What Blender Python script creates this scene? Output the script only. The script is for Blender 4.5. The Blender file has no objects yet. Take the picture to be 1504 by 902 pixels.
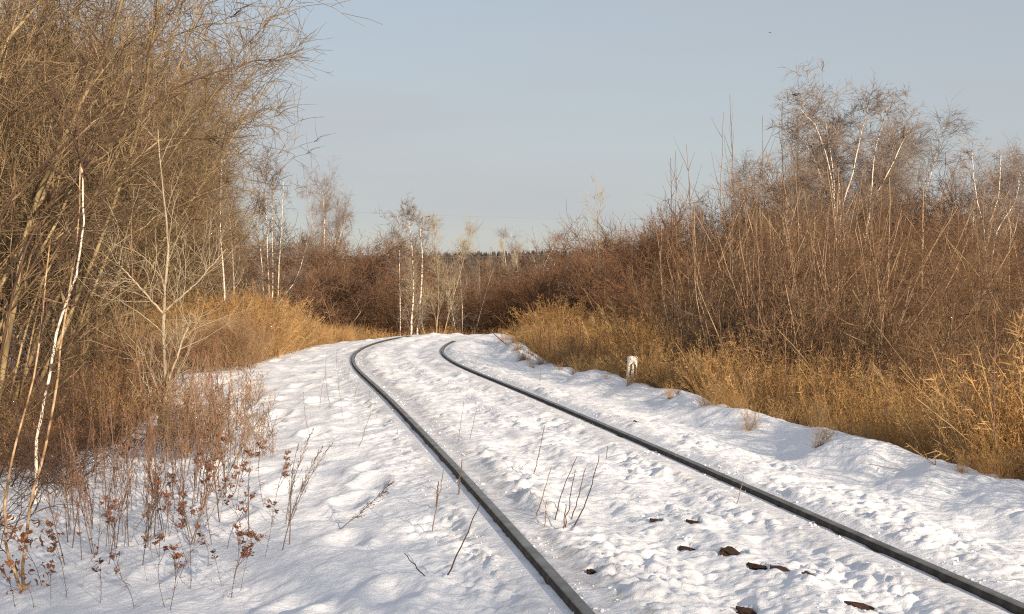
import bpy, math, random
import numpy as np
from mathutils import Vector

random.seed(7)
RNG = np.random.default_rng(11)
scene = bpy.context.scene
col = scene.collection

# ------------------------------------------------------------------ camera
FPX, W, H = 2000.0, 1504.0, 902.0        # focal length in photo pixels
CAMZ = 1.12                              # camera height above the rail heads (rail heads are at z = 0)
HORIZON = 425.0
PITCH = math.atan((H / 2 - HORIZON) / FPX)
cam_d = bpy.data.cameras.new('camera')
cam = bpy.data.objects.new('camera', cam_d)
col.objects.link(cam)
scene.camera = cam
cam_d.sensor_width = 36.0
cam_d.lens = FPX / W * 36.0
cam_d.clip_start = 0.05
cam_d.clip_end = 8000
cam.location = (0, 0, CAMZ)
cam.rotation_euler = (math.radians(90) - PITCH, 0, 0)

# ------------------------------------------------------------------ sky and sun
SUN_EL = math.radians(15.5)
SUN_AZ = math.radians(151.0)             # compass style: 0 = +Y, 90 = +X ; the sun stands behind the camera to the right
world = bpy.data.worlds.new("World")
scene.world = world
world.use_nodes = True
wn, wl = world.node_tree.nodes, world.node_tree.links
wn.clear()
sky = wn.new('ShaderNodeTexSky')
sky.sky_type = 'NISHITA'
sky.sun_disc = False
sky.sun_elevation = SUN_EL
sky.sun_rotation = SUN_AZ
sky.altitude = 150
sky.air_density = 1.0
sky.dust_density = 1.0
sky.ozone_density = 1.0
# thin high veil of cloud over the whole sky
tc = wn.new('ShaderNodeTexCoord')
mp = wn.new('ShaderNodeMapping'); mp.inputs['Scale'].default_value = (1.2, 1.2, 9.0)
nz = wn.new('ShaderNodeTexNoise'); nz.inputs['Scale'].default_value = 1.3; nz.inputs['Detail'].default_value = 4.0
nz.inputs['Roughness'].default_value = 0.5
rp = wn.new('ShaderNodeMapRange')
rp.inputs[1].default_value = 0.35; rp.inputs[2].default_value = 0.75
rp.inputs[3].default_value = 0.58; rp.inputs[4].default_value = 0.92
mx = wn.new('ShaderNodeMix'); mx.data_type = 'RGBA'
veil = (3.90, 4.02, 4.28, 1.0)
mx.inputs['B'].default_value = veil
bg = wn.new('ShaderNodeBackground'); bg.inputs['Strength'].default_value = 0.080
wo = wn.new('ShaderNodeOutputWorld')
wl.new(tc.outputs['Generated'], mp.inputs['Vector']); wl.new(mp.outputs[0], nz.inputs['Vector'])
wl.new(nz.outputs[0], rp.inputs[0]); wl.new(rp.outputs[0], mx.inputs['Factor'])
wl.new(sky.outputs[0], mx.inputs['A']); wl.new(mx.outputs['Result'], bg.inputs['Color'])
wl.new(bg.outputs[0], wo.inputs['Surface'])

sd = bpy.data.lights.new('sun', 'SUN')
sun = bpy.data.objects.new('sun', sd); col.objects.link(sun)
sd.energy = 4.2
sd.angle = math.radians(0.55)
sd.color = (1.0, 0.81, 0.59)
to_sun = Vector((math.sin(SUN_AZ) * math.cos(SUN_EL), math.cos(SUN_AZ) * math.cos(SUN_EL), math.sin(SUN_EL)))
sun.rotation_euler = to_sun.to_track_quat('Z', 'Y').to_euler()

scene.view_settings.view_transform = 'Standard'
scene.view_settings.look = 'None'
scene.view_settings.exposure = 0.70
scene.view_settings.gamma = 1.0
scene.cycles.max_bounces = 6
scene.cycles.diffuse_bounces = 3
scene.cycles.use_denoising = False
scene.cycles.filter_width = 1.15

# ------------------------------------------------------------------ pixel -> place
def ray(px, py):
    d = np.array([(px - W / 2) / FPX, 1.0, (H / 2 - py) / FPX])
    c, s = math.cos(PITCH), math.sin(PITCH)
    return np.array([d[0], d[1] * c + d[2] * s, -d[1] * s + d[2] * c])
def P(px, py, Y):
    d = ray(px, py)
    return np.array([0, 0, CAMZ]) + d * (Y / d[1])

# ------------------------------------------------------------------ noise
def _hash(ix, iy, seed):
    n = (ix.astype(np.int64) * 374761393 + iy.astype(np.int64) * 668265263 + seed * 974634777) & 0x7fffffff
    n = ((n ^ (n >> 13)) * 1274126177) & 0x7fffffff
    return ((n ^ (n >> 16)) & 0xffff) / 65535.0
def vnoise(x, y, seed=0):
    ix, iy = np.floor(x), np.floor(y)
    fx, fy = x - ix, y - iy
    fx = fx * fx * fx * (fx * (fx * 6 - 15) + 10); fy = fy * fy * fy * (fy * (fy * 6 - 15) + 10)
    a, b = _hash(ix, iy, seed), _hash(ix + 1, iy, seed)
    c, d = _hash(ix, iy + 1, seed), _hash(ix + 1, iy + 1, seed)
    return (a + (b - a) * fx) * (1 - fy) + (c + (d - c) * fx) * fy - 0.5
def rot2(x, y, a):
    return x * math.cos(a) - y * math.sin(a), x * math.sin(a) + y * math.cos(a)
def sstep(a, b, x):
    t = np.clip((x - a) / (b - a), 0, 1)
    return t * t * (3 - 2 * t)
def blobs(x, y, cell, seed, rad=0.62):
    """rounded lumps: distance to the nearest jittered point, as little domes"""
    X, Y = x / cell, y / cell
    ix, iy = np.floor(X), np.floor(Y)
    out = np.zeros_like(x)
    for dx in (-1, 0, 1):
        for dy in (-1, 0, 1):
            cx, cy = ix + dx, iy + dy
            jx = cx + _hash(cx, cy, seed); jy = cy + _hash(cx, cy, seed + 1)
            r = rad * (0.35 + 0.65 * _hash(cx, cy, seed + 2))
            keep = _hash(cx, cy, seed + 3)
            d2 = ((X - jx) ** 2 + (Y - jy) ** 2) / (r * r)
            out = np.maximum(out, np.sqrt(np.clip(1 - d2, 0, 1)) * r * keep)
    return out

# ------------------------------------------------------------------ the track's centre line
_cy = np.array([-60, -20, 0, 4.8, 8, 11.1, 14.6, 17, 19, 21, 22.9, 24.5, 27, 30, 33, 36, 40, 46, 60, 90])
_cx = np.array([11.5, 5.0, 1.80, 1.035, .53, .02, -.57, -1.0, -1.36, -1.68, -1.90, -2.05, -2.14, -2.08, -1.76, -1.25, -.25, 1.6, 7., 22.])
_ty = np.arange(-60, 90, 0.1)
_tx = np.interp(_ty, _cy, _cx)
_k = np.exp(-0.5 * (np.arange(-25, 26) / 10.0) ** 2); _k /= _k.sum()
_tx = np.convolve(np.pad(_tx, 25, 'edge'), _k, 'valid')
_ts = np.gradient(_tx, 0.1)
def xc(y): return np.interp(y, _ty, _tx)
def slope(y): return np.interp(y, _ty, _ts)
GA = 0.775                                # half the gauge, to the middle of the heads
def lateral(x, y):
    s = slope(y)
    return (x - xc(y)) / np.sqrt(1 + s * s)

_pu = np.array([-60, -12, -7, -5, -3.8, -3.0, -2.4, -1.9, -1.35, -1.0, -.83, -.72, -.66, -.52, -.40, -.15, .12, .32, .55, .68, .73, .82, .92, 1.05, 1.3, 1.6, 1.85, 2.08, 2.25, 2.45, 2.9, 3.7, 6, 60])
_pz = np.array([-1.2, -.95, -.78, -.66, -.50, -.33, -.20, -.13, -.085, -.065, -.034, -.026, -.028, -.008, -.010, -.04, -.010, -.045, -.018, -.022, -.03, -.03, -.006, -.005, -.05, -.085, -.045, .03, .02, -.08, -.42, -.80, -1.1, -1.2])
PITS = [(965, 770, .035), (1010, 803, .04), (1075, 815, .052), (1112, 832, .04), (1146, 842, .045), (1186, 859, .022), (1096, 887, .035), (1262, 890, .058), (872, 843, .03), (1018, 771, .035), (935, 627, .03)]
def terrain(x, y, fine=True):
    x = np.asarray(x, float); y = np.asarray(y, float)
    u = lateral(x, y)
    # the crisp edges of the profile wander a little
    wob = vnoise(x * .9, y * .9, 3) * .30 * sstep(1.2, 1.9, np.abs(u)) + vnoise(x * 3, y * 3, 5) * .07 * sstep(.95, 1.3, np.abs(u))
    wob += vnoise(x * 14, y * 9, 6) * .035 * sstep(.70, .60, np.abs(u))
    z = np.interp(u + wob, _pu, _pz)
    far = sstep(34.5, 41, y)
    z = z * (1 - far) + (-1.3) * far
    # a wooded rise far away
    z = z + 18.5 * np.exp(-((x + 0) / 420.) ** 2) * sstep(380, 760, y) * (1 + .0011 * np.clip(x, -300, 300))
    near = 1 - sstep(36, 60, y)
    z = z + near * (.10 * vnoise(x * .35, y * .35, 9) * sstep(1.6, 4.0, np.abs(u)))
    # snow mound round the foot of the grey sapling and more drifts on the left slope
    z = z + .30 * np.exp(-(((x + 5.0) / 1.3) ** 2 + ((y - 19.5) / 2.6) ** 2)) + .12 * np.exp(-(((x + 3.9) / .8) ** 2 + ((y - 13.5) / 1.5) ** 2))
    # right shoulder swells and dips
    z = z + near * (.13 * vnoise(y * .42, x * .2, 31) + .10 * vnoise(y * .95, x * .5, 32)) * np.exp(-((u - 2.15) / .45) ** 2)
    z = z + .085 * np.exp(-((y - 16.6) / 1.1) ** 2 - ((u - 2.1) / .5) ** 2)
    if not fine:
        return z
    side_l = sstep(-.95, -1.4, u); side_r = sstep(1.3, 1.7, u) ; mid = 1 - sstep(.50, .66, np.abs(u))
    # soft wind and foot worn undulation on the verges
    a, b = rot2(x, y, .5)
    soft = .055 * vnoise(a * 1.4, b * 2.0, 12) + .032 * vnoise(a * 3.0, b * 3.6, 13) + .011 * vnoise(a * 7, b * 8, 14)
    z = z + soft * (side_l * 1.0 + side_r * .75) * near
    bank = np.exp(-((u - 1.95) / .38) ** 2) * near
    z = z + bank * (.085 * vnoise(x * 2.1, y * 1.5, 210) + .055 * vnoise(x * 5.2, y * 3.6, 211) + .05 * blobs(x, y, .24, 212, .6) * np.clip(vnoise(x * 1.2, y * 1.1, 213) * 4 + .4, 0, 1))
    # old softened footprints on the left verge
    prints = np.zeros_like(x)
    cell = .62
    ix, iy = np.floor(x / cell), np.floor(y / cell)
    for dx in (-1, 0, 1):
        for dy in (-1, 0, 1):
            cx, cy = ix + dx, iy + dy
            jx = (cx + .2 + .6 * _hash(cx, cy, 71)) * cell; jy = (cy + .2 + .6 * _hash(cx, cy, 72)) * cell
            on = (_hash(cx, cy, 73) > .45)
            d2 = ((x - jx) / .085) ** 2 + ((y - jy) / .17) ** 2
            prints = prints + on * (-1.0 * np.exp(-d2) + .55 * np.exp(-((np.sqrt(d2) - 1.7) / .5) ** 2))
    z = z + prints * .034 * np.clip(side_l * sstep(-3.6, -2.6, u) + side_r * .25 + mid * .4, 0, 1) * near
    # crumbled lumps between and just outside the rails
    rough = np.clip(mid + (sstep(.84, .98, np.abs(u)) - .75 * side_l - .8 * side_r), .0, 1)
    patch = .5 + 1.1 * np.clip(vnoise(x * 2.1, y * 1.3, 40) + .25, 0, 1)
    z = z + rough * patch * near * (.026 * blobs(x, y, .12, 50) + .032 * blobs(x, y, .055, 55) + .05 * vnoise(x * 2.6, y * 1.8, 56) + .040 * vnoise(x * 6, y * 3.2, 57) + .026 * vnoise(x * 15, y * 11, 58) + .016 * vnoise(x * 34, y * 28, 59))
    z = z + (side_l + side_r) * near * (.045 * blobs(x, y, .17, 60, .45) * np.clip(vnoise(x * 1.7, y * 1.7, 61) * 4, 0, 1) + .005 * vnoise(x * 19, y * 19, 62))
    for px, py, r in PITS:                                           # hollows where the wood shows
        d = ray(px, py); t = (-CAMZ - .03) / d[2]; qx, qy = d[0] * t, d[1] * t
        dd = np.sqrt(((x - qx) / (r * 1.0)) ** 2 + ((y - qy) / (r * 1.5)) ** 2) + vnoise(x * 25, y * 25, 64) * .7
        z = z - .045 * (1 - sstep(.8, 1.15, dd)) * (dd < 2)
    # keep the heads clear
    clear = np.abs(np.abs(u) - GA)
    cap = -.002 + np.where(np.abs(u) > GA, -.027, -.025) + .022 * vnoise(x * 5, y * 5, 201) + .018 * vnoise(x * 16, y * 14, 202)
    z = np.where(clear < .050, np.minimum(z, cap), z)
    return z
def ground_at(px, py):
    """the place on the snow seen at a pixel of the photograph"""
    d = ray(px, py)
    Y = np.arange(2.5, 60, .03)
    t = Y / d[1]
    x = d[0] * t; z = CAMZ + d[2] * t
    below = np.nonzero(z < terrain(x, Y))[0]
    i = below[0] if len(below) else len(Y) - 1
    return float(x[i]), float(Y[i]), float(z[i])
def hz(x, y): return float(terrain(np.array([x]), np.array([y]))[0])

# ------------------------------------------------------------------ materials
def new_mat(name):
    m = bpy.data.materials.new(name); m.use_nodes = True
    nt = m.node_tree
    return m, nt, nt.nodes['Principled BSDF']
def noise_col(nt, bs, cols, scale, detail=3.0, coord='Object', stretch=(1, 1, 1), rnd=0.0, pos=None):
    n, l = nt.nodes, nt.links
    t = n.new('ShaderNodeTexCoord'); mpg = n.new('ShaderNodeMapping'); mpg.inputs['Scale'].default_value = stretch
    nzz = n.new('ShaderNodeTexNoise'); nzz.inputs['Scale'].default_value = scale; nzz.inputs['Detail'].default_value = detail
    l.new(t.outputs[coord], mpg.inputs[0]); l.new(mpg.outputs[0], nzz.inputs['Vector'])
    r = n.new('ShaderNodeValToRGB')
    pos = pos or [.3 + .4 * i / (len(cols) - 1) for i in range(len(cols))]
    while len(r.color_ramp.elements) < len(cols): r.color_ramp.elements.new(.5)
    for e, c, p_ in zip(r.color_ramp.elements, cols, pos): e.position = p_; e.color = (*c, 1)
    l.new(nzz.outputs[0], r.inputs[0])
    out = r.outputs[0]
    if rnd:
        oi = n.new('ShaderNodeObjectInfo'); mr = n.new('ShaderNodeMapRange')
        mr.inputs[3].default_value = 1 - rnd; mr.inputs[4].default_value = 1 + rnd
        l.new(oi.outputs['Random'], mr.inputs[0])
        hs = n.new('ShaderNodeHueSaturation'); l.new(mr.outputs[0], hs.inputs['Value']); l.new(out, hs.inputs['Color']); out = hs.outputs[0]
    l.new(out, bs.inputs['Base Color'])
    return nzz, out
def bark(name, cols, scale=6., rough=.85, rnd=.15, **k):
    m, nt, bs = new_mat(name)
    noise_col(nt, bs, cols, scale, rnd=rnd, **k)
    bs.inputs['Roughness'].default_value = rough
    bs.inputs['Specular IOR Level'].default_value = .25
    return m
M = {}
M['olive'] = bark('olive_bark', [(.07, .050, .028), (.25, .185, .100), (.42, .33, .19)], 2.2)
M['olive_twig'] = bark('olive_twig', [(.038, .025, .016), (.190, .128, .070), (.37, .275, .165)], 4.0)
M['brown_twig'] = bark('brown_twig', [(.055, .028, .018), (.165, .088, .050), (.29, .17, .10)], 1.2, rnd=.22)
M['brown'] = bark('brown_bark', [(.09, .055, .035), (.22, .14, .085), (.30, .21, .13)], 3.)
M['red_twig'] = bark('red_twig', [(.055, .032, .022), (.190, .110, .068), (.32, .205, .13)], 1.2, rnd=.18)
M['whip'] = bark('whip_bark', [(.11, .070, .045), (.29, .195, .125), (.50, .37, .25)], 2.5, stretch=(1, 1, .3))
M['whip_twig'] = bark('whip_twig', [(.055, .032, .022), (.15, .092, .056), (.28, .19, .12)], 2.)
M['birch_twig'] = bark('birch_twig', [(.12, .09, .072), (.225, .175, .145), (.34, .28, .24)], 2.)
M['grey_twig'] = bark('grey_twig', [(.24, .19, .13), (.42, .35, .25), (.52, .45, .33)], 2.)
M['dark_twig'] = bark('dark_twig', [(.035, .022, .016), (.085, .05, .035), (.13, .08, .055)], 4.)
M['orange_bark'] = bark('orange_birch_bark', [(.10, .06, .035), (.42, .27, .15), (.62, .50, .36)], 7., stretch=(1, 1, 2.2))
def birch_bark():
    m, nt, bs = new_mat('birch_bark')
    nzz, out = noise_col(nt, bs, [(.06, .045, .035), (.60, .50, .40), (.80, .72, .62)], 5., detail=6., stretch=(1, 1, 3.2), rnd=.06, pos=[.36, .45, .62])
    bs.inputs['Roughness'].default_value = .7
    return m
M['birch'] = birch_bark()
def grass_mat(name, cols):
    m, nt, bs = new_mat(name)
    noise_col(nt, bs, cols, 1.6, detail=5., coord='Object', rnd=.32)
    bs.inputs['Roughness'].default_value = .8
    bs.inputs['Specular IOR Level'].default_value = .2
    # thin straw lets some light through
    n, l = nt.nodes, nt.links
    tr = n.new('ShaderNodeBsdfTranslucent'); ms = n.new('ShaderNodeMixShader'); ms.inputs[0].default_value = .25
    src = bs.inputs['Base Color'].links[0].from_socket
    l.new(src, tr.inputs['Color'])
    l.new(bs.outputs[0], ms.inputs[1]); l.new(tr.outputs[0], ms.inputs[2]); l.new(ms.outputs[0], n['Material Output'].inputs['Surface'])
    return m
M['straw'] = grass_mat('straw', [(.22, .12, .050), (.42, .25, .10), (.58, .39, .18)])
M['straw2'] = grass_mat('ochre_straw', [(.21, .12, .060), (.42, .275, .130), (.60, .44, .23)])
M['weed'] = bark('weed_stem', [(.11, .070, .048), (.22, .150, .105), (.36, .27, .185)], 3., rnd=.2)
M['weed_tan'] = bark('tan_weed', [(.14, .08, .045), (.34, .215, .12), (.50, .35, .20)], 2.5, rnd=.35)
M['weed_head'] = bark('weed_seed_head', [(.08, .030, .018), (.24, .095, .048), (.40, .20, .10)], 20., rnd=.25)
M['grey_weed'] = bark('grey_weed', [(.10, .07, .06), (.20, .15, .12), (.30, .24, .20)], 5., rnd=.2)

def snow_mat():
    m, nt, bs = new_mat('snow')
    n, l = nt.nodes, nt.links
    geo = n.new('ShaderNodeNewGeometry')
    # granular relief
    n1 = n.new('ShaderNodeTexNoise'); n1.inputs['Scale'].default_value = 38; n1.inputs['Detail'].default_value = 6; n1.inputs['Roughness'].default_value = .62
    n2 = n.new('ShaderNodeTexVoronoi'); n2.inputs['Scale'].default_value = 26; n2.feature = 'SMOOTH_F1'
    l.new(geo.outputs['Position'], n1.inputs['Vector']); l.new(geo.outputs['Position'], n2.inputs['Vector'])
    b1 = n.new('ShaderNodeBump'); b1.inputs['Strength'].default_value = .55; b1.inputs['Distance'].default_value = .014
    b2 = n.new('ShaderNodeBump'); b2.inputs['Strength'].default_value = .22; b2.inputs['Distance'].default_value = .018
    l.new(n1.outputs[0], b1.inputs['Height']); l.new(n2.outputs['Distance'], b2.inputs['Height'])
    l.new(b2.outputs[0], b1.inputs['Normal']); l.new(b1.outputs[0], bs.inputs['Normal'])
    # grime blown along the rails
    at = n.new('ShaderNodeAttribute'); at.attribute_name = 'grime'
    n3 = n.new('ShaderNodeTexNoise'); n3.inputs['Scale'].default_value = 9; n3.inputs['Detail'].default_value = 8; n3.inputs['Roughness'].default_value = .7
    l.new(geo.outputs['Position'], n3.inputs['Vector'])
    mr = n.new('ShaderNodeMapRange'); mr.inputs[1].default_value = .42; mr.inputs[2].default_value = .66
    l.new(n3.outputs[0], mr.inputs[0])
    mu = n.new('ShaderNodeMath'); mu.operation = 'MULTIPLY'; l.new(mr.outputs[0], mu.inputs[0]); l.new(at.outputs['Fac'], mu.inputs[1])
    mixc = n.new('ShaderNodeMix'); mixc.data_type = 'RGBA'
    mixc.inputs['A'].default_value = (.87, .90, .965, 1); mixc.inputs['B'].default_value = (.40, .345, .29, 1)
    l.new(mu.outputs[0], mixc.inputs['Factor'])
    l.new(mixc.outputs['Result'], bs.inputs['Base Color'])
    bs.inputs['Roughness'].default_value = .6
    bs.inputs['Specular IOR Level'].default_value = .15
    return m
M['snow'] = snow_mat()

# ------------------------------------------------------------------ mesh helpers
def mesh_np(name, V, F, mat, smooth=False):
    """V (n,3); F list of (m,k) index arrays"""
    me = bpy.data.meshes.new(name)
    F = F if isinstance(F, list) else [F]
    F = [f for f in F if len(f)]
    me.vertices.add(len(V)); me.vertices.foreach_set('co', np.ascontiguousarray(V, dtype=np.float32).ravel())
    nl = sum(f.size for f in F); npoly = sum(len(f) for f in F)
    me.loops.add(nl); me.loops.foreach_set('vertex_index', np.concatenate([f.ravel() for f in F]).astype(np.int32))
    me.polygons.add(npoly)
    tot = np.concatenate([np.full(len(f), f.shape[1]) for f in F])
    st = np.concatenate([[0], np.cumsum(tot)[:-1]])
    me.polygons.foreach_set('loop_start', st.astype(np.int32))
    if smooth: me.polygons.foreach_set('use_smooth', np.ones(npoly, bool))
    me.update(calc_edges=True)
    if mat is not None: me.materials.append(mat)
    return me
def tubes(Pn, R, sides=3):
    """Pn (n,k,3), R (n,k) -> verts, quads of n tapered tubes"""
    n, k, _ = Pn.shape
    T = np.gradient(Pn, axis=1)
    T /= np.linalg.norm(T, axis=2, keepdims=True) + 1e-9
    ref = np.where(np.abs(T[:, :1, 2:3]) > .8, np.array([1., 0, 0]), np.array([0, 0, 1.]))
    A = np.cross(T, np.broadcast_to(ref, T.shape)); A /= np.linalg.norm(A, axis=2, keepdims=True) + 1e-9
    B = np.cross(T, A)
    ang = np.arange(sides) * 2 * math.pi / sides
    V = Pn[:, :, None, :] + R[:, :, None, None] * (A[:, :, None, :] * np.cos(ang)[None, None, :, None] + B[:, :, None, :] * np.sin(ang)[None, None, :, None])
    idx = np.arange(n * k * sides).reshape(n, k, sides)
    a = idx[:, :-1, :]; b = np.roll(a, -1, axis=2); d = idx[:, 1:, :]; c = np.roll(d, -1, axis=2)
    return V.reshape(-1, 3), np.stack([a, b, c, d], -1).reshape(-1, 4)
def merge(parts):
    Vs, Fs, o = [], {}, 0
    for V, F in parts:
        Vs.append(V)
        for f in (F if isinstance(F, list) else [F]):
            if len(f): Fs.setdefault(f.shape[1], []).append(f + o)
        o += len(V)
    return np.concatenate(Vs), [np.concatenate(v) for v in Fs.values()]
def unit(v): return v / (np.linalg.norm(v, axis=-1, keepdims=True) + 1e-9)
def grow(S, D, L, r, k=6, wig=.15, trop=(0, 0, .1), tip=.25):
    """grow n curved shoots from S along D; wig bends them at random, trop pulls them"""
    n = len(S)
    Pn = np.zeros((n, k + 1, 3)); Pn[:, 0] = S
    D = unit(np.array(D, float)); trop = np.asarray(trop, float)
    L = np.broadcast_to(np.asarray(L, float), (n,))
    drift = RNG.normal(0, wig * .32, (n, 3))
    for i in range(k):
        D = unit(D + RNG.normal(0, wig, (n, 3)) + drift + trop)
        Pn[:, i + 1] = Pn[:, i] + D * (L / k)[:, None]
    t = np.linspace(0, 1, k + 1)
    R = np.broadcast_to(np.asarray(r, float), (n,))[:, None] * (1 - (1 - tip) * t[None, :])
    return Pn, R
def shoots(Pn, R, per, t0=.2, t1=.98, ang=(30, 60), up=0.):
    """start points for child shoots along parent shoots"""
    n, k, _ = Pn.shape
    pi = np.repeat(np.arange(n), per); m = len(pi)
    t = (t0 + (t1 - t0) * RNG.random(m)) * (k - 1)
    i = np.minimum(t.astype(int), k - 2); f = (t - i)[:, None]
    S = Pn[pi, i] * (1 - f) + Pn[pi, i + 1] * f
    T = unit(Pn[pi, i + 1] - Pn[pi, i])
    q = unit(np.cross(T, RNG.normal(0, 1, (m, 3))))
    a = np.radians(RNG.uniform(ang[0], ang[1], m))[:, None]
    D = T * np.cos(a) + q * np.sin(a) + np.array([0, 0, up])
    rr = R[pi, i]
    return S, unit(D), t / (k - 1), rr, pi

def link(name, data, parent=None, kind=None, label=None, cat=None, group=None, loc=None):
    o = bpy.data.objects.new(name, data)
    col.objects.link(o)
    if parent is not None: o.parent = parent
    if loc is not None: o.location = loc
    tag(o, label, cat, group, kind)
    return o
def tag(o, label=None, cat=None, group=None, kind=None):
    if label: o['label'] = label
    if cat: o['category'] = cat
    if group: o['group'] = group
    if kind: o['kind'] = kind
def thing(name, loc=(0, 0, 0), label=None, cat=None, group=None, rz=0):
    o = link(name, None, label=label, cat=cat, group=group, loc=loc)
    o.rotation_euler = (0, 0, rz); o.empty_display_size = .2
    return o

# ------------------------------------------------------------------ the snow
def build_snow():
    ny1, nx1 = 640, 560
    yn = np.geomspace(4.0, 40, ny1)
    ya = -np.geomspace(1.0, 61, 26)[::-1] + 1.0
    yb = np.linspace(.3, 3.9, 22)
    yc = np.geomspace(41, 2600, 60)
    ys = np.concatenate([ya, yb, yn, yc])
    tn = np.linspace(-.44, .44, nx1)
    to = .44 + np.geomspace(.01, 7., 34)
    ts = np.concatenate([-to[::-1], tn, to])
    s = np.sqrt(ys ** 2 + 9.0)
    X = s[:, None] * ts[None, :]; Y = np.broadcast_to(ys[:, None], X.shape)
    X = X.ravel(); Y = Y.ravel().copy()
    Z = terrain(X, Y)
    V = np.stack([X, Y, Z], 1)
    ny, nx = len(ys), len(ts)
    I = np.arange(ny * nx).reshape(ny, nx)
    F = np.stack([I[:-1, :-1], I[:-1, 1:], I[1:, 1:], I[1:, :-1]], -1).reshape(-1, 4)
    me = mesh_np('snow_ground', V, F, M['snow'], smooth=True)
    u = lateral(X, Y)
    g = np.exp(-((u - .60) / .10) ** 2) * .35 + np.exp(-((u + .62) / .13) ** 2) * .55 + np.exp(-((u - 1.05) / .2) ** 2) * .30 + np.exp(-((u + .95) / .12) ** 2) * .35
    g += .16 * (np.abs(u) < .75)
    g *= (Y < 45)
    a = me.attributes.new('grime', 'FLOAT', 'POINT'); a.data.foreach_set('value', g.astype(np.float32))
    return link('snow_ground', me, kind='structure')
build_snow()

def build_clods():
    """loose crumbs of snow thrown up along the rails"""
    ico = []
    import bmesh
    bm = bmesh.new(); bmesh.ops.create_icosphere(bm, subdivisions=1, radius=1)
    tv = np.array([v.co[:] for v in bm.verts]); tf = np.array([[v.index for v in f.verts] for f in bm.faces]); bm.free()
    n = 2400
    y = 4.3 + 20 * RNG.random(n) ** 1.7
    bands = np.array([-.98, -.70, -.68, .05, .70, .84, .86, 1.15, .15, -.85])
    u = bands[RNG.integers(0, len(bands), n)] + RNG.normal(0, .07, n)
    x = xc(y) + u * np.sqrt(1 + slope(y) ** 2)
    z = terrain(x, y)
    r = .003 + .009 * RNG.random(n) ** 3.5
    # clusters only
    keep = vnoise(x * 3, y * 2, 90) > -.08
    x, y, z, r = x[keep], y[keep], z[keep], r[keep]; n = len(x)
    jit = 1 + .45 * RNG.normal(0, 1, (n, len(tv)))
    V = tv[None] * (r[:, None] * np.clip(jit, .5, 1.6))[:, :, None] * np.array([1, 1, .75]) + np.stack([x, y, z + r * .25], 1)[:, None]
    F = tf[None] + (np.arange(n) * len(tv))[:, None, None]
    me = mesh_np('snow_crumbs', V.reshape(-1, 3), F.reshape(-1, 3), M['snow'], smooth=True)
    link('snow_crumbs', me, kind='stuff', label='loose crumbs of snow thrown up along both rails', cat='snow')
build_clods()

# ------------------------------------------------------------------ the track
def rail_mats():
    m, nt, bs = new_mat('rusty_rail_side')
    noise_col(nt, bs, [(.022, .018, .015), (.045, .036, .029), (.085, .070, .058)], 14., detail=8., stretch=(1, 1, 1))
    bs.inputs['Roughness'].default_value = .75; bs.inputs['Metallic'].default_value = .2
    n, l = nt.nodes, nt.links
    b = n.new('ShaderNodeBump'); b.inputs['Strength'].default_value = .5; b.inputs['Distance'].default_value = .003
    t = n.new('ShaderNodeTexNoise'); t.inputs['Scale'].default_value = 60; l.new(t.outputs[0], b.inputs['Height']); l.new(b.outputs[0], bs.inputs['Normal'])
    m2, nt, bs = new_mat('worn_rail_head')
    noise_col(nt, bs, [(.10, .09, .075), (.21, .195, .17), (.34, .32, .29)], 7., detail=9.)
    bs.inputs['Roughness'].default_value = .36; bs.inputs['Metallic'].default_value = .7
    return m, m2
RS, RT = rail_mats()
track = thing('railway_track', (float(xc(5.)), 5.0, 0), 'single railway track curving right through the snow, dark rails half buried', 'railway track')
def build_rail(side):
    y = np.concatenate([np.arange(-2, 4, .25), np.arange(4, 38, .06), np.arange(38, 60, .5)])
    s = slope(y); nrm = 1 / np.sqrt(1 + s * s)
    cx, cyy = xc(y) + side * GA * nrm, y - side * GA * nrm * s
    zz = np.where(y > 34.5, -1.25 * sstep(34.5, 41, y), 0)
    if side > 0: zz = zz - .10 * sstep(29.5, 32., y)      # buried under drifted snow past the bend
    else: zz = zz - .10 * sstep(32.6, 35., y)
    prof = [(-.066, -.165), (-.066, -.153), (-.012, -.140), (-.009, -.06), (-.027, -.040), (-.028, -.012), (-.023, -.0035), (-.013, 0.), (.013, 0.), (.023, -.0035), (.028, -.012), (.027, -.040), (.009, -.06), (.012, -.140), (.066, -.153), (.066, -.165)]
    k = len(prof); n = len(y)
    V = np.zeros((n, k, 3))
    for j, (a, b) in enumerate(prof):
        V[:, j, 0] = cx + a * nrm; V[:, j, 1] = cyy - a * nrm * s; V[:, j, 2] = zz + b
    V -= np.array([float(xc(5.)), 5.0, 0])
    I = np.arange(n * k).reshape(n, k)
    a = I[:-1, :-1]; b = I[:-1, 1:]; c = I[1:, 1:]; d = I[1:, :-1]
    F = np.stack([a, b, c, d], -1)
    me = mesh_np('rail', V.reshape(-1, 3), F.reshape(-1, 4), RS)
    me.materials.append(RT)
    mi = np.zeros((n - 1, k - 1), np.int32); mi[:, 6:9] = 1
    me.polygons.foreach_set('material_index', mi.ravel())
    return link('rail', me, track)
build_rail(-1); build_rail(1)
M['wood'] = bark('sleeper_wood', [(.035, .022, .015), (.10, .055, .035), (.20, .10, .06)], 3., stretch=(1, 14, 14), rnd=.2, rough=.9)
def box_np(cx, cy, cz, sx, sy, sz, bev=0.0):
    v = np.array([[x, y, z] for z in (-.5, .5) for y in (-.5, .5) for x in (-.5, .5)]) * [sx, sy, sz] + [cx, cy, cz]
    f = np.array([[0, 2, 3, 1], [4, 5, 7, 6], [0, 1, 5, 4], [2, 6, 7, 3], [0, 4, 6, 2], [1, 3, 7, 5]])
    return v, f
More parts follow.
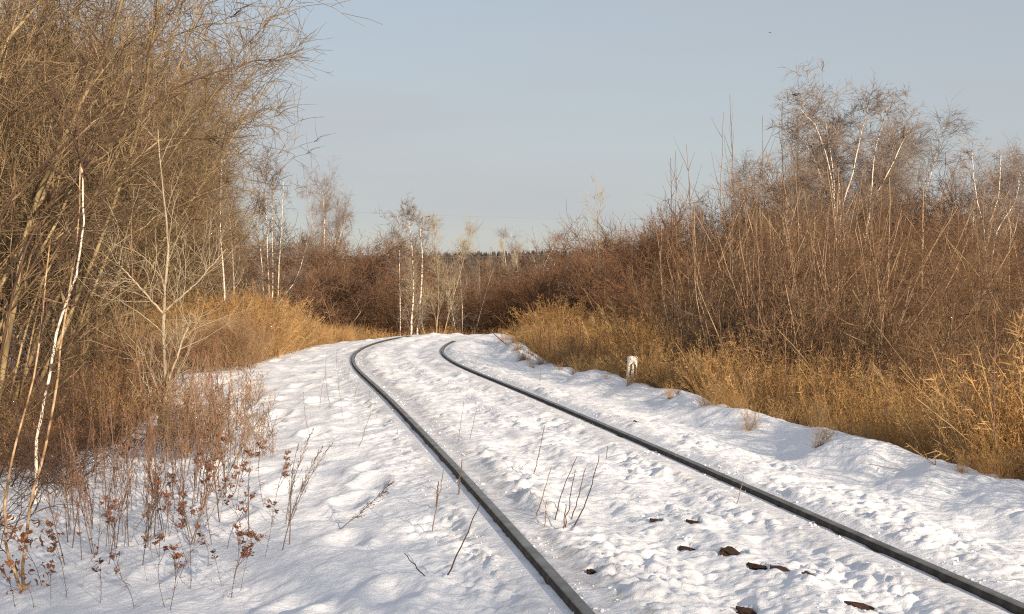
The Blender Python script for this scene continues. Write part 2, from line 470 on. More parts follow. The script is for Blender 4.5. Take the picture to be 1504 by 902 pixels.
def sleeper_mesh():
    import bmesh
    bm = bmesh.new(); bmesh.ops.create_cube(bm, size=1)
    for v in bm.verts: v.co.x *= 2.6; v.co.y *= .24; v.co.z *= .16
    bmesh.ops.subdivide_edges(bm, edges=[e for e in bm.edges if abs(e.verts[0].co.x - e.verts[1].co.x) > 1], cuts=12)
    bmesh.ops.bevel(bm, geom=[e for e in bm.edges if e.calc_length() > .1 and abs(e.verts[0].co.z - e.verts[1].co.z) < .01 and abs(e.verts[0].co.y - e.verts[1].co.y) < .01 and e.verts[0].co.z > 0], offset=.012, segments=1, affect='EDGES')
    for v in bm.verts: v.co.z += random.uniform(-.006, .006); v.co.y += random.uniform(-.006, .006)
    me = bpy.data.meshes.new('sleeper'); bm.to_mesh(me); bm.free(); me.materials.append(M['wood'])
    return me
slm = sleeper_mesh()
for i in range(9):
    yy = 4.35 + i * .52
    o = link('sleeper', slm, track, loc=(float(xc(yy)) - float(xc(5.)), yy - 5.0, -.235 + random.uniform(-.01, .01)))
    o.rotation_euler = (0, 0, -math.atan(slope(yy)) + random.uniform(-.03, .03))
# broken slabs of weathered wood poking out of the hollows in the snow
M['red_wood'] = bark('weathered_wood', [(.014, .010, .008), (.040, .022, .016), (.11, .06, .04)], 8., stretch=(1, 6, 6), rnd=.3, rough=.9)
def chip_mesh():
    import bmesh
    bm = bmesh.new(); bmesh.ops.create_cube(bm, size=1)
    bmesh.ops.subdivide_edges(bm, edges=bm.edges[:], cuts=2, use_grid_fill=True)
    for v in bm.verts:
        v.co.x *= 1 + .3 * random.uniform(-1, 1); v.co.y *= (1 - .5 * abs(v.co.x)) * (1 + .35 * random.uniform(-1, 1)); v.co.z += random.uniform(-.12, .12)
    me = bpy.data.meshes.new('wood_piece'); bm.to_mesh(me); bm.free(); me.materials.append(M['red_wood'])
    return me
chips = [chip_mesh() for _ in range(3)]
CHIPL = {0: 'small dark scrap of wood in the snow, upper left of the brown pieces', 1: 'thin reddish sliver of wood slanting in the snow beside the widest dark hollow',
         2: 'largest dark wedge of wood, in the widest hollow between the rails', 3: 'small dark knob of wood just right of the widest hollow',
         4: 'reddish brown chunk of wood between the rails, right of the dark knob', 5: 'tiny dark chip of wood in the snow below the reddish chunk',
         6: 'flat dark scrap of wood near the lower edge, midway between the rails', 7: 'long brown splinter of wood by the lower edge near the right rail',
         8: 'black scrap lying in the snow just right of the nearer left rail', 9: 'thin dark splinter in the snow above the slanting reddish sliver',
         10: 'small brown lump of wood beside the right rail far up the track'}
for i, (px, py, r) in enumerate(PITS):
    d = ray(px, py); t = (-CAMZ - .03) / d[2]; qx, qy = d[0] * t, d[1] * t
    o = link('wood_piece', chips[i % 3], label=CHIPL[i], cat='wood piece', group='brown bits of wood showing through the snow', loc=(qx, qy, max(hz(qx, qy - q_) - q_ * .12 for q_ in (0, .03, .06, .1, .14, .2)) - r * .10))
    o.scale = (r * 1.65, r * 1.4, r * .55); o.rotation_euler = (random.uniform(-.1, .3), random.uniform(.1, .4), random.uniform(-.5, .3))

# ------------------------------------------------------------------ shrubs and trees
def build_plant(name, stems, twig_parts, stem_mat, twig_mat, smooth=True, sides=6):
    """returns a list of (part name, mesh, kind): one mesh per stem, one joined mesh of twigs"""
    out = []
    for Pn, R in stems:
        for i in range(len(Pn)):
            V, F = tubes(Pn[i:i + 1], R[i:i + 1], sides)
            out.append(('stem' if name != 'birch' else 'trunk', mesh_np('stem', V, F, stem_mat, True), None))
    V, F = merge([tubes(a, b, s) for a, b, s in twig_parts])
    out.append(('twigs', mesh_np('twigs', V, F, twig_mat), 'stuff'))
    return out
def top_of(parts):
    z = 0
    for _, me, _ in parts:
        a = np.empty(len(me.vertices) * 3, np.float32); me.vertices.foreach_get('co', a)
        z = max(z, float(np.percentile(a.reshape(-1, 3)[:, 2], 99.7)))
    return z
PROTO = {}
def proto(key, parts): PROTO.setdefault(key, []).append((parts, top_of(parts)))

def radial(n, spread, jitter=.3):
    a = np.arange(n) * 2 * math.pi / n + RNG.uniform(0, 6.28) + RNG.normal(0, jitter, n)
    sp = np.abs(RNG.normal(spread, spread * .35, n))
    return np.stack([np.cos(a) * sp, np.sin(a) * sp, np.ones(n)], 1), a
def thicket(nst=7, hgt=5., fine=1.0, mats=('olive', 'olive_twig'), spread=.40, droop=-.01):
    D, a = radial(nst, spread)
    S = np.stack([np.cos(a) * .12, np.sin(a) * .12, np.full(nst, -.25)], 1)
    L = hgt * RNG.uniform(.75, 1.1, nst)
    A, RA = grow(S, D, L, RNG.uniform(.013, .026, nst), 12, .09, (0, 0, droop), .3)
    s, d, t, rr, _ = shoots(A, RA, int(11 * fine), .12, .98, (25, 60), .12)
    B, RB = grow(s, d, (hgt * .42) * (1.1 - .6 * t) * RNG.uniform(.5, 1.25, len(s)), rr * .52, 8, .15, (0, 0, .015), .3)
    s, d, t, rr, _ = shoots(B, RB, int(10 * fine), .1, .99, (25, 70), .10)
    C, RC = grow(s, d, hgt * .15 * (1.15 - .6 * t) * RNG.uniform(.4, 1.4, len(s)), np.maximum(rr * .6, .0028), 5, .20, (0, 0, .02), .5)
    s, d, t, rr, _ = shoots(C, RC, 4, .1, .99, (30, 75), .05)
    E, RE = grow(s, d, hgt * .055 * RNG.uniform(.4, 1.5, len(s)), .0026, 3, .22, (0, 0, .03), .6)
    return build_plant('shrub', [(A, RA)], [(B, RB, 4), (C, RC, 3), (E, RE, 3)], M[mats[0]], M[mats[1]])
def dense_bush(hgt=4., mats=('brown', 'brown_twig'), nst=4):
    D, a = radial(nst, .38)
    S = np.stack([np.cos(a) * .1, np.sin(a) * .1, np.full(nst, -.3)], 1)
    A, RA = grow(S, D, hgt * RNG.uniform(.8, 1.0, nst), .035, 9, .07, (0, 0, .04), .3)
    s, d, t, rr, _ = shoots(A, RA, 17, .05, .98, (35, 75), .2)
    B, RB = grow(s, d, hgt * .45 * (1.1 - .55 * t) * RNG.uniform(.5, 1.2, len(s)), rr * .6, 6, .14, (0, 0, .03), .3)
    s, d, t, rr, _ = shoots(B, RB, 11, .1, .99, (25, 75), .1)
    C, RC = grow(s, d, hgt * .16 * RNG.uniform(.4, 1.4, len(s)), .0062, 4, .17, (0, 0, .03), .5)
    s, d, t, rr, _ = shoots(C, RC, 3, .1, .99, (25, 60), .1)
    E, RE = grow(s, d, hgt * .07 * RNG.uniform(.4, 1.5, len(s)), .0046, 2, .2, (0, 0, .05), .6)
    return build_plant('shrub', [(A, RA)], [(B, RB, 4), (C, RC, 3), (E, RE, 3)], M[mats[0]], M[mats[1]], sides=5)
def whips(hgt=4.2, nst=11, mats=('whip', 'whip_twig')):
    D, a = radial(nst, .16, .6)
    S = np.stack([np.cos(a) * .35 * RNG.random(nst), np.sin(a) * .35 * RNG.random(nst), np.full(nst, -.3)], 1)
    A, RA = grow(S, D, hgt * RNG.uniform(.62, 1.05, nst), RNG.uniform(.010, .022, nst), 14, .06, (0, 0, .03), .2)
    s, d, t, rr, _ = shoots(A, RA, 14, .12, .9, (25, 65), .2)
    B, RB = grow(s, d, hgt * .24 * (1.1 - .8 * t) * RNG.uniform(.3, 1.4, len(s)), rr * .5, 6, .11, (0, 0, .05), .3)
    s, d, t, rr, _ = shoots(B, RB, 5, .1, .95, (30, 70), .1)
    C, RC = grow(s, d, hgt * .055 * RNG.uniform(.3, 1.5, len(s)), .0032, 3, .12, (0, 0, .06), .5)
    return build_plant('shrub', [(A, RA)], [(B, RB, 4), (C, RC, 3)], M[mats[0]], M[mats[1]])
def birch(hgt=8., ntr=3, lean=.12, droop=-.10, fine=1.0, width=1.0, mats=('birch', 'birch_twig')):
    D, a = radial(ntr, lean, .5)
    S = np.stack([np.cos(a) * .15 * (ntr > 1), np.sin(a) * .15 * (ntr > 1), np.full(ntr, -.3)], 1)
    A, RA = grow(S, D, hgt * RNG.uniform(.85, 1.02, ntr), .0062 * hgt * RNG.uniform(.7, 1.0, ntr), 16, .045, (0, 0, .02), .15)
    s, d, t, rr, _ = shoots(A, RA, int(20 * fine), .25, .98, (22, 45), .35)
    B, RB = grow(s, d, width * hgt * .27 * (1.25 - 1.0 * t) * RNG.uniform(.5, 1.2, len(s)), rr * .42, 8, .07, (0, 0, .03), .3)
    s, d, t, rr, _ = shoots(B, RB, int(13 * fine), .2, .99, (20, 60), .12)
    C, RC = grow(s, d, hgt * .085 * RNG.uniform(.5, 1.4, len(s)), .0052, 5, .10, (0, 0, droop * .6), .5)
    s, d, t, rr, _ = shoots(C, RC, 5, .2, .99, (20, 60), -.1)
    E, RE = grow(s, d, hgt * .05 * RNG.uniform(.5, 1.5, len(s)), .0036, 4, .08, (0, 0, droop), .6)
    parts = build_plant('birch', [(A, RA)], [(C, RC, 3), (E, RE, 3)], M[mats[0]], M[mats[1]])
    V, F = tubes(B, RB, 4)
    parts.insert(-1, ('branches', mesh_np('branches', V, F, M['birch'] if mats[0] == 'birch' else M[mats[0]]), 'stuff'))
    return parts
def sapling(hgt=5., mats=('grey_twig', 'grey_twig'), droop=.03):
    D = np.array([[.03, 0, 1.]])
    A, RA = grow(np.array([[0, 0, -.25]]), D, hgt, .0055 * hgt, 16, .03, (0, 0, .03), .1)
    s, d, t, rr, _ = shoots(A, RA, 26, .28, .97, (35, 65), .2)
    B, RB = grow(s, d, hgt * .26 * (1.2 - t) * RNG.uniform(.4, 1.3, len(s)), rr * .4, 7, .09, (0, 0, droop), .3)
    s, d, t, rr, _ = shoots(B, RB, 8, .15, .98, (25, 60), .1)
    C, RC = grow(s, d, hgt * .06 * RNG.uniform(.4, 1.5, len(s)), .004, 4, .12, (0, 0, droop), .5)
    parts = build_plant('birch', [(A, RA)], [(B, RB, 4), (C, RC, 3)], M[mats[0]], M[mats[1]])
    return parts

for _ in range(4): proto('thicket', thicket())
for _ in range(2): proto('thicket_low', thicket(8, 2.6, .9, spread=.9, droop=-.06))
for _ in range(2): proto('bush', dense_bush())
for _ in range(2): proto('red_bush', dense_bush(mats=('brown', 'red_twig')))
M['tan_twig'] = bark('tan_twig', [(.045, .026, .016), (.17, .098, .052), (.31, .20, .115)], 2.2, rnd=.2)
proto('olive_bush', dense_bush(mats=('olive', 'tan_twig')))
proto('arching', thicket(9, 3.6, .9, ('olive', 'tan_twig'), spread=1.0, droop=-.02)); proto('arching', thicket(8, 3.6, .9, ('olive', 'tan_twig'), spread=.8, droop=-.03))
for _ in range(2): proto('thicket_tan', thicket(mats=('olive', 'tan_twig'), spread=.45, fine=.75))
for _ in range(3): proto('whips', whips())
proto('birch', birch(8, 5, .30)); proto('birch', birch(8, 4, .26))
proto('slim_birch', birch(7, 2, .06, -.05, .8, .55)); proto('slim_birch', birch(7, 3, .10, -.04, .7, .5))
proto('sapling', sapling()); proto('sapling', sapling(5, ('birch', 'birch_twig')))
proto('round_tree', birch(6, 3, .22, .03, .9, 1.1, ('grey_twig', 'grey_twig')))

def sample_pts(parts):
    out = []
    for pn, me, _ in parts:
        a = np.empty(len(me.vertices) * 3, np.float32); me.vertices.foreach_get('co', a)
        a = a.reshape(-1, 3); out.append(a[::max(1, len(a) // 1500)])
    return np.concatenate(out)
SAMP = {}
def put(key, v, name, px, Y, top_py, label, cat, group, rz=None, wide=1.0, tilt=(0, 0), lim=None):
    """stand a plant at depth Y in line with photo column px, tall enough to reach photo row top_py"""
    parts, h0 = PROTO[key][v % len(PROTO[key])]
    x = (px - W / 2) / FPX * Y
    z0 = hz(x, Y)
    ztop = CAMZ + (HORIZON - top_py) / FPX * Y
    s = max((ztop - z0) / h0, .15)
    if lim is not None:                      # turn and shift the shrub so that its crown stays off the open track
        kk_ = (key, v % len(PROTO[key]))
        if kk_ not in SAMP: SAMP[kk_] = sample_pts(parts)
        q = SAMP[kk_] * s
        best = None
        for rz_ in RNG.uniform(0, 6.28, 14):
            X_ = q[:, 0] * math.cos(rz_) - q[:, 1] * math.sin(rz_) + x; Y_ = q[:, 0] * math.sin(rz_) + q[:, 1] * math.cos(rz_) + Y
            Z_ = q[:, 2] + z0
            over = X_ - (lim(HORIZON - (Z_ - CAMZ) / Y_ * FPX) - W / 2) / FPX * Y_
            e = np.percentile(over, 97.5)
            if best is None or e < best[0]: best = (e, rz_)
        rz = best[1]; x -= max(best[0], 0); z0 = hz(x, Y)
    r = thing(name, (x, Y, z0 - .03), label, cat, group, RNG.uniform(0, 6.28) if rz is None else rz)
    r.rotation_euler = (tilt[0], tilt[1], r.rotation_euler[2]); r.scale = (s * wide, s * wide, s)
    for pn, me, kind in parts:
        link(pn, me, r, kind=kind)
    return r

# ---- left thicket: olive, tangled, arching out over the verge
GL = 'olive shrubs of the thicket left of the track'
LL = 'leafless olive shrub with tangled arching branches in the thicket left of the track'
left_edge = lambda Y: float(xc(Y)) - 5.4 - (1.2 if Y < 12 else 0)
def lim_left(py):
    return np.interp(py, [-300, 0, 75, 120, 180, 240, 300, 400, 480, 560, 620, 700], [415, 375, 355, 342, 335, 335, 345, 350, 325, 265, 210, 40])
k = 0
for Y in [9.0, 10.5, 12., 13.5, 15, 16.5, 18, 20, 22, 24, 26.5, 29, 32, 35, 39, 44]:
    e = left_edge(Y) * FPX / Y + W / 2
    xl = e
    lim = -260
    j = 0
    while xl > lim and j < 5:
        top = np.interp(xl, [-200, 120, 230, 300, 345, 380, 420], [-340, -260, -170, -10, 190, 280, 330]) + RNG.uniform(-40, 60)
        if Y > 15.5: top = np.interp(xl, [-200, 50, 150, 250, 320, 380, 420], [-160, -60, 0, 90, 200, 285, 330]) + RNG.uniform(-40, 40)
        if Y > 19 and xl < 60: break
        if Y < 12 and j == 0: top += 60
        put('thicket', k, 'olive_shrub', xl + RNG.uniform(-20, 20), Y + RNG.uniform(-.6, .6), top, LL, 'shrub', GL, lim=lim_left)
        k += 1; j += 1
        xl -= 1.5 * FPX / Y * RNG.uniform(.8, 1.2)
# low skirts of the thicket along its edge
for i, Y in enumerate([9.5, 11., 12.6, 14.2, 16., 18, 20, 23]):
    px = (left_edge(Y) + (.9 if Y < 12 else .5)) * FPX / Y + W / 2
    put('thicket_low', i, 'low_shrub', px - 10, Y, HORIZON + 20 + RNG.uniform(-30, 60), 'low sprawling leafless shrub skirting the foot of the left thicket', 'shrub', 'low shrubs at the foot of the left thicket', lim=lambda py: np.interp(py, [300, 400, 480, 560, 620, 700], [330, 330, 310, 270, 225, 60]))
# shrubs and trees beside and behind the photographer, whose shade falls on the snow
for i, (x, y, s) in enumerate([(-6.6, 3.2, .85), (-8.2, 5.2, 1.), (-7.2, .6, .9), (-5.6, -3.0, .75), (2.2, -5.5, .85), (3.6, -7.5, 1.0), (.8, -8.5, .95), (5.2, -4.2, .8), (7.2, -1.5, .7), (8.8, .8, .8), (6.6, 2.4, .5), (6.0, 4.4, .42), (8.0, 4.6, .6), (6.4, -7.5, 1.), (.6, -4.6, .75), (3.2, -3.6, .95), (1.5, -3.0, .55), (4.6, -6., 1.), (-1.2, -7., 1.)]):
    parts, h0 = PROTO['thicket'][i % 4]
    r = thing('olive_shrub', (x, y, hz(x, y) - .03), 'leafless olive shrub on the bank beside the camera, outside the picture', 'shrub', 'shrubs on the bank beside the camera', i * 1.3); r.scale = (s, s, s)
    for pn, me, kind in parts: link(pn, me, r, kind=kind)

# ---- birches rising out of the left side
pass
put('slim_birch', 0, 'slim_birch', 372, 40, 262, 'thin pale birch pair just left of the white birch clump', 'birch tree', None, rz=2.)
pass
put('sapling', 1, 'slim_birch', 327, 27, 205, 'slender upright birch showing pale against the dark thicket on the left', 'birch tree', None)
put('sapling', 0, 'bare_sapling', 352, 33, 190, 'tall bare sapling at the right end of the left thicket', 'sapling', None)
put('birch', 1, 'birch', 474, 75, 268, 'pale birch standing alone above the reddish bushes left of the bend', 'birch tree', None, wide=.62)
# ---- the reddish bushes and the trees past the bend
kk = 0
def row(key, xs, Y0, Y1, tops, name, label, group, step=1.0, wide=1.0):
    global kk
    for px in xs:
        kk += 1
        Y = RNG.uniform(Y0, Y1)
        put(key, kk, name, px + RNG.uniform(-8, 8), Y, np.interp(px, tops[0], tops[1]) + RNG.uniform(-10, 12), label, 'shrub', group, wide=wide)
row('red_bush', range(350, 620, 22), 50, 62, ([350, 430, 470, 520, 560, 620], [330, 350, 338, 352, 372, 385]), 'alder_bush', 'dense reddish brown leafless bush in the bank left of the bend', 'reddish bushes beyond the bend', wide=1.15)
row('red_bush', range(430, 600, 26), 44, 49, ([430, 600], [385, 410]), 'alder_bush', 'dense reddish brown leafless bush in the bank left of the bend', 'reddish bushes beyond the bend', wide=1.2)
row('olive_bush', range(560, 770, 24), 52, 66, ([560, 620, 680, 770], [385, 365, 378, 385]), 'olive_bush', 'olive brown leafless bush in the middle bank beyond the bend', 'olive bushes beyond the bend', wide=1.2)
row('bush', range(600, 800, 22), 44, 50, ([600, 700, 800], [418, 402, 398]), 'brown_bush', 'dark brown leafless bush low behind the crest of the track', 'brown bushes beyond the crest', wide=1.2)
row('red_bush', range(740, 960, 24), 52, 66, ([740, 800, 840, 880, 960], [404, 402, 352, 328, 318]), 'alder_bush', 'dense reddish brown leafless bush right of the bend', 'reddish bushes right of the bend', wide=1.15)
row('bush', range(770, 1000, 26), 42, 50, ([770, 830, 880, 1000], [418, 405, 352, 325]), 'brown_bush', 'dark brown leafless bush right of the bend', 'brown bushes right of the bend', wide=1.15)
for px, Y, top, key, v, lab, wd in [
    (590, 60, 335, 'birch', 0, 'hazy branched birch just left of the two white trunks ahead', .5),
    (640, 43, 312, 'round_tree', 0, 'round crowned pale grey tree directly ahead beyond the bend', .8),
    (680, 44, 372, 'slim_birch', 1, 'small pale birch right of the round crowned grey tree', .9),
    (704, 52, 374, 'birch', 1, 'low spreading birch between the round tree and the far hill', .5),
    (738, 80, 350, 'round_tree', 0, 'thin leaning grey tree left of the pale tufted birch', .55),
    (762, 85, 334, 'slim_birch', 1, 'pale tufted birch standing before the far dark hill', 1.1),
    (798, 90, 350, 'sapling', 1, 'thin single birch before the right end of the far hill', .8),
    (836, 50, 372, 'slim_birch', 0, 'small white trunk at the left foot of the right hand wood', .5),
    (878, 42, 252, 'sapling', 0, 'tall spindly tree rising above the bushes right of the bend', .8)]:
    put(key, v, 'birch' if 'birch' in key or 'birch' in lab else 'bare_tree', px, Y, top, lab, 'birch tree' if 'birch' in lab else 'tree', None, wide=wd)

# ---- the right hand wood
tops_r = ([840, 900, 960, 1010, 1060, 1110, 1160, 1220, 1300, 1350, 1400, 1450, 1500, 1600], [335, 315, 315, 305, 300, 285, 275, 260, 240, 235, 265, 275, 290, 280])
row('bush', range(960, 1560, 34), 34, 44, tops_r, 'brown_bush', 'dense brown leafless bush deep in the wood right of the track', 'brown bushes in the right hand wood', wide=1.05)
row('olive_bush', range(1180, 1600, 70), 27, 33, (tops_r[0], [t + 45 for t in tops_r[1]]), 'olive_bush', 'olive brown leafless bush in the middle of the right hand wood', 'olive bushes in the right hand wood', wide=1.05)
row('bush', range(930, 1240, 62), 27, 33, (tops_r[0], [t + 55 for t in tops_r[1]]), 'brown_bush', 'brown leafless bush at the left side of the right hand wood', 'brown bushes in the right hand wood, left side')
for px, Y, top, v, lab, wd, rz in [
    (1205, 40, 172, 0, 'weeping birch crown behind the left half of the broad birch', .9, .5),
    (1290, 42, 165, 1, 'weeping birch crown behind the right half of the broad birch', .9, 1.7),
    (1140, 36, 205, 1, 'weeping birch with purplish drooping twigs left of the broad birch', .9, 3.1),
    (1325, 40, 195, 0, 'leaning birch just right of the broad birch', .5, 4.2),
    (1440, 36, 210, 1, 'dim birch crown behind the forked cream birch near the right edge', .8, 2.6),
    (1500, 40, 235, 0, 'white birch partly cut by the right edge', .8, 5.2),
    (1060, 42, 262, 0, 'low birch with grey twigs behind the bare whips', .5, 2.)]:
    put('birch', v, 'birch', px, Y, top, lab, 'birch tree', None, rz=rz, wide=wd)
GW = 'upright whip stemmed shrubs at the edge of the right hand wood'
wl_ = [(1010, 20, 330), (1045, 19, 285), (1075, 17.5, 262), (1110, 17, 255), (1140, 16.5, 240), (1175, 16, 232), (1210, 16.5, 240), (1250, 16, 262), (1290, 15.5, 280), (1340, 17, 290), (1400, 18, 300), (1040, 24, 300), (1100, 23, 255), (1160, 22, 240), (1230, 22, 250), (1310, 21, 262), (1380, 23, 275), (1460, 22, 290), (985, 26, 330), (1530, 19, 290), (1025, 17.5, 320), (1066, 16.2, 300), (1096, 15.6, 290), (1128, 15.2, 300), (1160, 14.8, 280), (1192, 14.8, 300), (1226, 14.6, 290), (1262, 14.2, 330)]
for i, (px, Y, top) in enumerate(wl_):
    put('whips' if i % 3 or i > 19 else 'thicket_tan', i, 'whip_shrub', px, Y, top, 'leafless shrub of many upright reddish whips along the edge of the right hand wood', 'shrub', GW, wide=1.0)
for i, (px, Y, top) in enumerate([(1340, 13.5, 400), (1420, 13, 380), (1500, 12.5, 350), (1570, 12, 320), (1470, 15.5, 330), (1540, 16, 290), (1390, 16.5, 350), (1600, 14, 260)]):
    put('arching' if i != 5 else 'thicket_tan', i, 'olive_shrub', px, Y, top, 'olive leafless shrub with arching limbs at the right edge of the wood', 'shrub', 'arching olive shrubs at the right edge')
# single long bare whips standing up against the sky
def poly_tube(pts, r0, r1, n=14, jit=.0, sides=5):
    pts = np.array(pts, float)
    t = np.linspace(0, 1, len(pts)); tt = np.linspace(0, 1, n)
    # smooth through the given points
    out = np.stack([np.interp(tt, t, pts[:, i]) for i in range(3)], 1)
    for _ in range(2): out[1:-1] = .25 * out[:-2] + .5 * out[1:-1] + .25 * out[2:]
    out[1:-1] += RNG.normal(0, jit, (n - 2, 3))
    return out[None], np.linspace(r0, r1, n)[None]
for i, (bx, tx, ty, Y, r) in enumerate([(1088, 1072, 138, 17, .012), (990, 985, 232, 19, .010), (995, 992, 222, 19.5, .008), (1030, 1008, 212, 18, .010), (1050, 1063, 165, 17.5, .008), (1150, 1149, 150, 16.5, .010), (1172, 1171, 175, 16, .008), (1120, 1120, 170, 17, .008), (1400, 1412, 222, 22, .012)]):
    b = P(bx, 560, Y); b[2] = hz(b[0], b[1]); tp = P(tx, ty, Y)
    mid = (b + tp) / 2 + np.array([(bx - tx) / FPX * Y * .2, 0, 0])
    A, RA = poly_tube([b * 0, mid - b, tp - b], r, .003, 16, .006)
    s, d, t, rr, _ = shoots(A, RA, 16, .35, .93, (20, 42), .2)
    B, RB = grow(s, d, RNG.uniform(.12, .55, len(s)), .0035, 5, .05, (0, 0, .06), .4)
    w = thing('tall_whip', tuple(b), ['tallest single bare whip rising above the shrubs right of the bend', 'left one of a close pair of thin whips against the sky', 'right one of a close pair of thin whips against the sky', 'slightly leaning whip between the close pair and the tallest whip', 'thin whip crossing the tallest one near its tip', 'dark straight whip in front of the left weeping birch', 'short dark whip in front of the middle of the left weeping birch', 'straight whip between the tallest whip and the weeping birches', 'thin leaning whip standing up from the bushes at far right'][i], 'shoot')
    V, F = tubes(A, RA, 5); link('stem', mesh_np('stem', V, F, M['dark_twig'] if i in (5, 6, 1) else M['brown'], True), w)
    V, F = tubes(B, RB, 3); link('twigs', mesh_np('twigs', V, F, M['whip_twig']), w, kind='stuff')

# ---- the young birch at the left edge and the grey sapling further on
def stem_from_pixels(pix, Y, base, r0, r1, dY=0.):
    pts = [P(px, py, Y + dY * i / max(1, len(pix) - 1)) for i, (px, py) in enumerate(pix)]
    return poly_tube(np.array(pts) - base, r0, r1, 22, .004, 7)
def picture_tree(name, label, cat, Y, stems, twig_mat, per=(10, 5), tl=.5, trop=(0, 0, .04), pname='trunk', ang=(30, 60), fine=None):
    base = P(stems[0][0][0][0], stems[0][0][0][1], Y)
    base[2] = hz(base[0], base[1]) - .05
    if fine: stems = [([(p[0][0], HORIZON + (CAMZ - base[2]) / Y * FPX)] + p, a, b, c, d) for p, a, b, c, d in stems]
    w = thing(name, tuple(base), label, cat)
    tw = []
    for pix, r0, r1, mat, dY in stems:
        A, RA = stem_from_pixels(pix, Y, base, r0, r1, dY)
        V, F = tubes(A, RA, 7); link(pname, mesh_np(pname, V, F, M[mat], True), w)
        s, d, t, rr, _ = shoots(A, RA, per[0], .2, .98, ang, .1)
        B, RB = grow(s, d, tl * RNG.uniform(.4, 1.5, len(s)), np.maximum(rr * .4, .003), 7, .12, trop, .3)
        s, d, t, rr, _ = shoots(B, RB, per[1], .1, .98, (25, 65), .05)
        C, RC = grow(s, d, tl * .4 * RNG.uniform(.4, 1.5, len(s)), fine or .0022, 4, .16, trop, .5)
        tw += [tubes(B, RB, 4), tubes(C, RC, 3)]
        if fine:
            s, d, t, rr, _ = shoots(C, RC, 4, .2, .98, (20, 55), .0)
            E, RE = grow(s, d, tl * .24 * RNG.uniform(.4, 1.5, len(s)), fine * .75, 3, .1, (0, 0, trop[2] * 2), .6)
            tw.append(tubes(E, RE, 3))
    V, F = merge(tw); link('twigs', mesh_np('twigs', V, F, M[twig_mat]), w, kind='stuff')
    return w
gx, gy, gz = ground_at(38, 868)
yb = picture_tree('young_birch', 'young birch with three orange and white stems at the left edge', 'birch tree', gy, [
    ([(38, 872), (24, 852), (8, 812), (6, 744), (11, 699), (30, 629), (52, 555), (60, 485), (67, 420), (74, 350)], .0085, .003, 'orange_bark', .2),
    ([(36, 874), (30, 829), (42, 779), (50, 709), (70, 644), (82, 580), (92, 480), (105, 420), (111, 366), (116, 311), (118, 240)], .009, .003, 'orange_bark', .6)], 'dark_twig', per=(16, 5), tl=.45)
def leaves_on(parent, n, spread, z0, z1, size):
    c = np.stack([RNG.normal(0, spread, n), RNG.normal(0, spread, n), RNG.uniform(z0, z1, n)], 1)
    a = unit(RNG.normal(0, 1, (n, 3))); b = unit(np.cross(a, RNG.normal(0, 1, (n, 3)))); w = np.cross(a, b)
    L = (size * RNG.uniform(.6, 1.4, n))[:, None]
    rows = []
    for t, q, k2 in ((-1, .08, 0), (-.4, .55, .18), (.2, .62, .22), (.75, .35, .1), (1.1, .02, -.12)):
        for sg in (-1, 0, 1): rows.append(c + a * L * t + b * L * q * sg * .8 + w * L * (k2 * (abs(sg) * 1.5) - t * t * .25))
    V = np.stack(rows, 1); I = np.arange(n * 15).reshape(n, 5, 3)
    F = np.stack([I[:, :-1, :-1], I[:, :-1, 1:], I[:, 1:, 1:], I[:, 1:, :-1]], -1).reshape(-1, 4)
    return link('withered_leaves', mesh_np('withered_leaves', V.reshape(-1, 3), F, M['weed_head'], True), parent, kind='stuff')
leaves_on(yb, 90, .13, .02, .42, .017)
picture_tree('white_birch', 'slender white birch with dark bands behind the orange stems on the left', 'birch tree', gy + 1.6, [
    ([(52, 740), (54, 669), (55, 625), (70, 565), (80, 500), (97, 440), (111, 416), (118, 380), (121, 344), (124, 300), (123, 262), (119, 232)], .0105, .004, 'birch', .2), ([(123, 262), (119, 232), (112, 160), (118, 90)], .0045, .002, 'dark_twig', .1)], 'dark_twig', per=(16, 5), tl=.5)
sx, sy, sz = ground_at(236, 628)
picture_tree('grey_sapling', 'grey forked sapling with dark foot standing in the snow left of the track', 'sapling', sy, [
    ([(242, 632), (247, 600), (245, 556), (240, 517), (239, 458), (244, 410), (248, 361), (244, 319), (239, 278), (232, 190)], .026, .005, 'grey_twig', .1),
    ([(236, 632), (242, 590), (246, 560), (262, 520), (272, 490), (280, 470)], .018, .005, 'grey_twig', -.3),
    ([(233, 632), (238, 600), (240, 560)], .022, .012, 'dark_twig', -.1),
    ([(239, 460), (217, 435), (190, 405), (170, 385)], .012, .004, 'grey_twig', -.3),
    ([(239, 460), (262, 440), (290, 415), (332, 366)], .012, .004, 'grey_twig', -.2)], 'grey_twig', per=(15, 6), tl=.6)
picture_tree('thin_sapling', 'thin crooked sapling left of the forked grey one', 'sapling', sy - 1.2, [
    ([(212, 618), (206, 560), (200, 517), (197, 468), (193, 420), (196, 370), (190, 300)], .011, .003, 'brown', .1),
    ([(203, 540), (186, 510), (174, 480), (168, 450)], .007, .003, 'brown', -.1)], 'olive_twig', per=(12, 5), tl=.5)
def birch_from(name_label, Y, stems, tl=.8, r=.024, per=(18, 9), mat='birch', twig='birch_twig', droop=-.03, cat='birch tree'):
    picture_tree('birch' if 'birch' in name_label else 'bare_tree', name_label, cat, Y, [(p, r * f, .006, mat, d) for p, f, d in stems], twig, per=per, tl=tl, trop=(0, 0, droop), ang=(18, 45), fine=.0048)
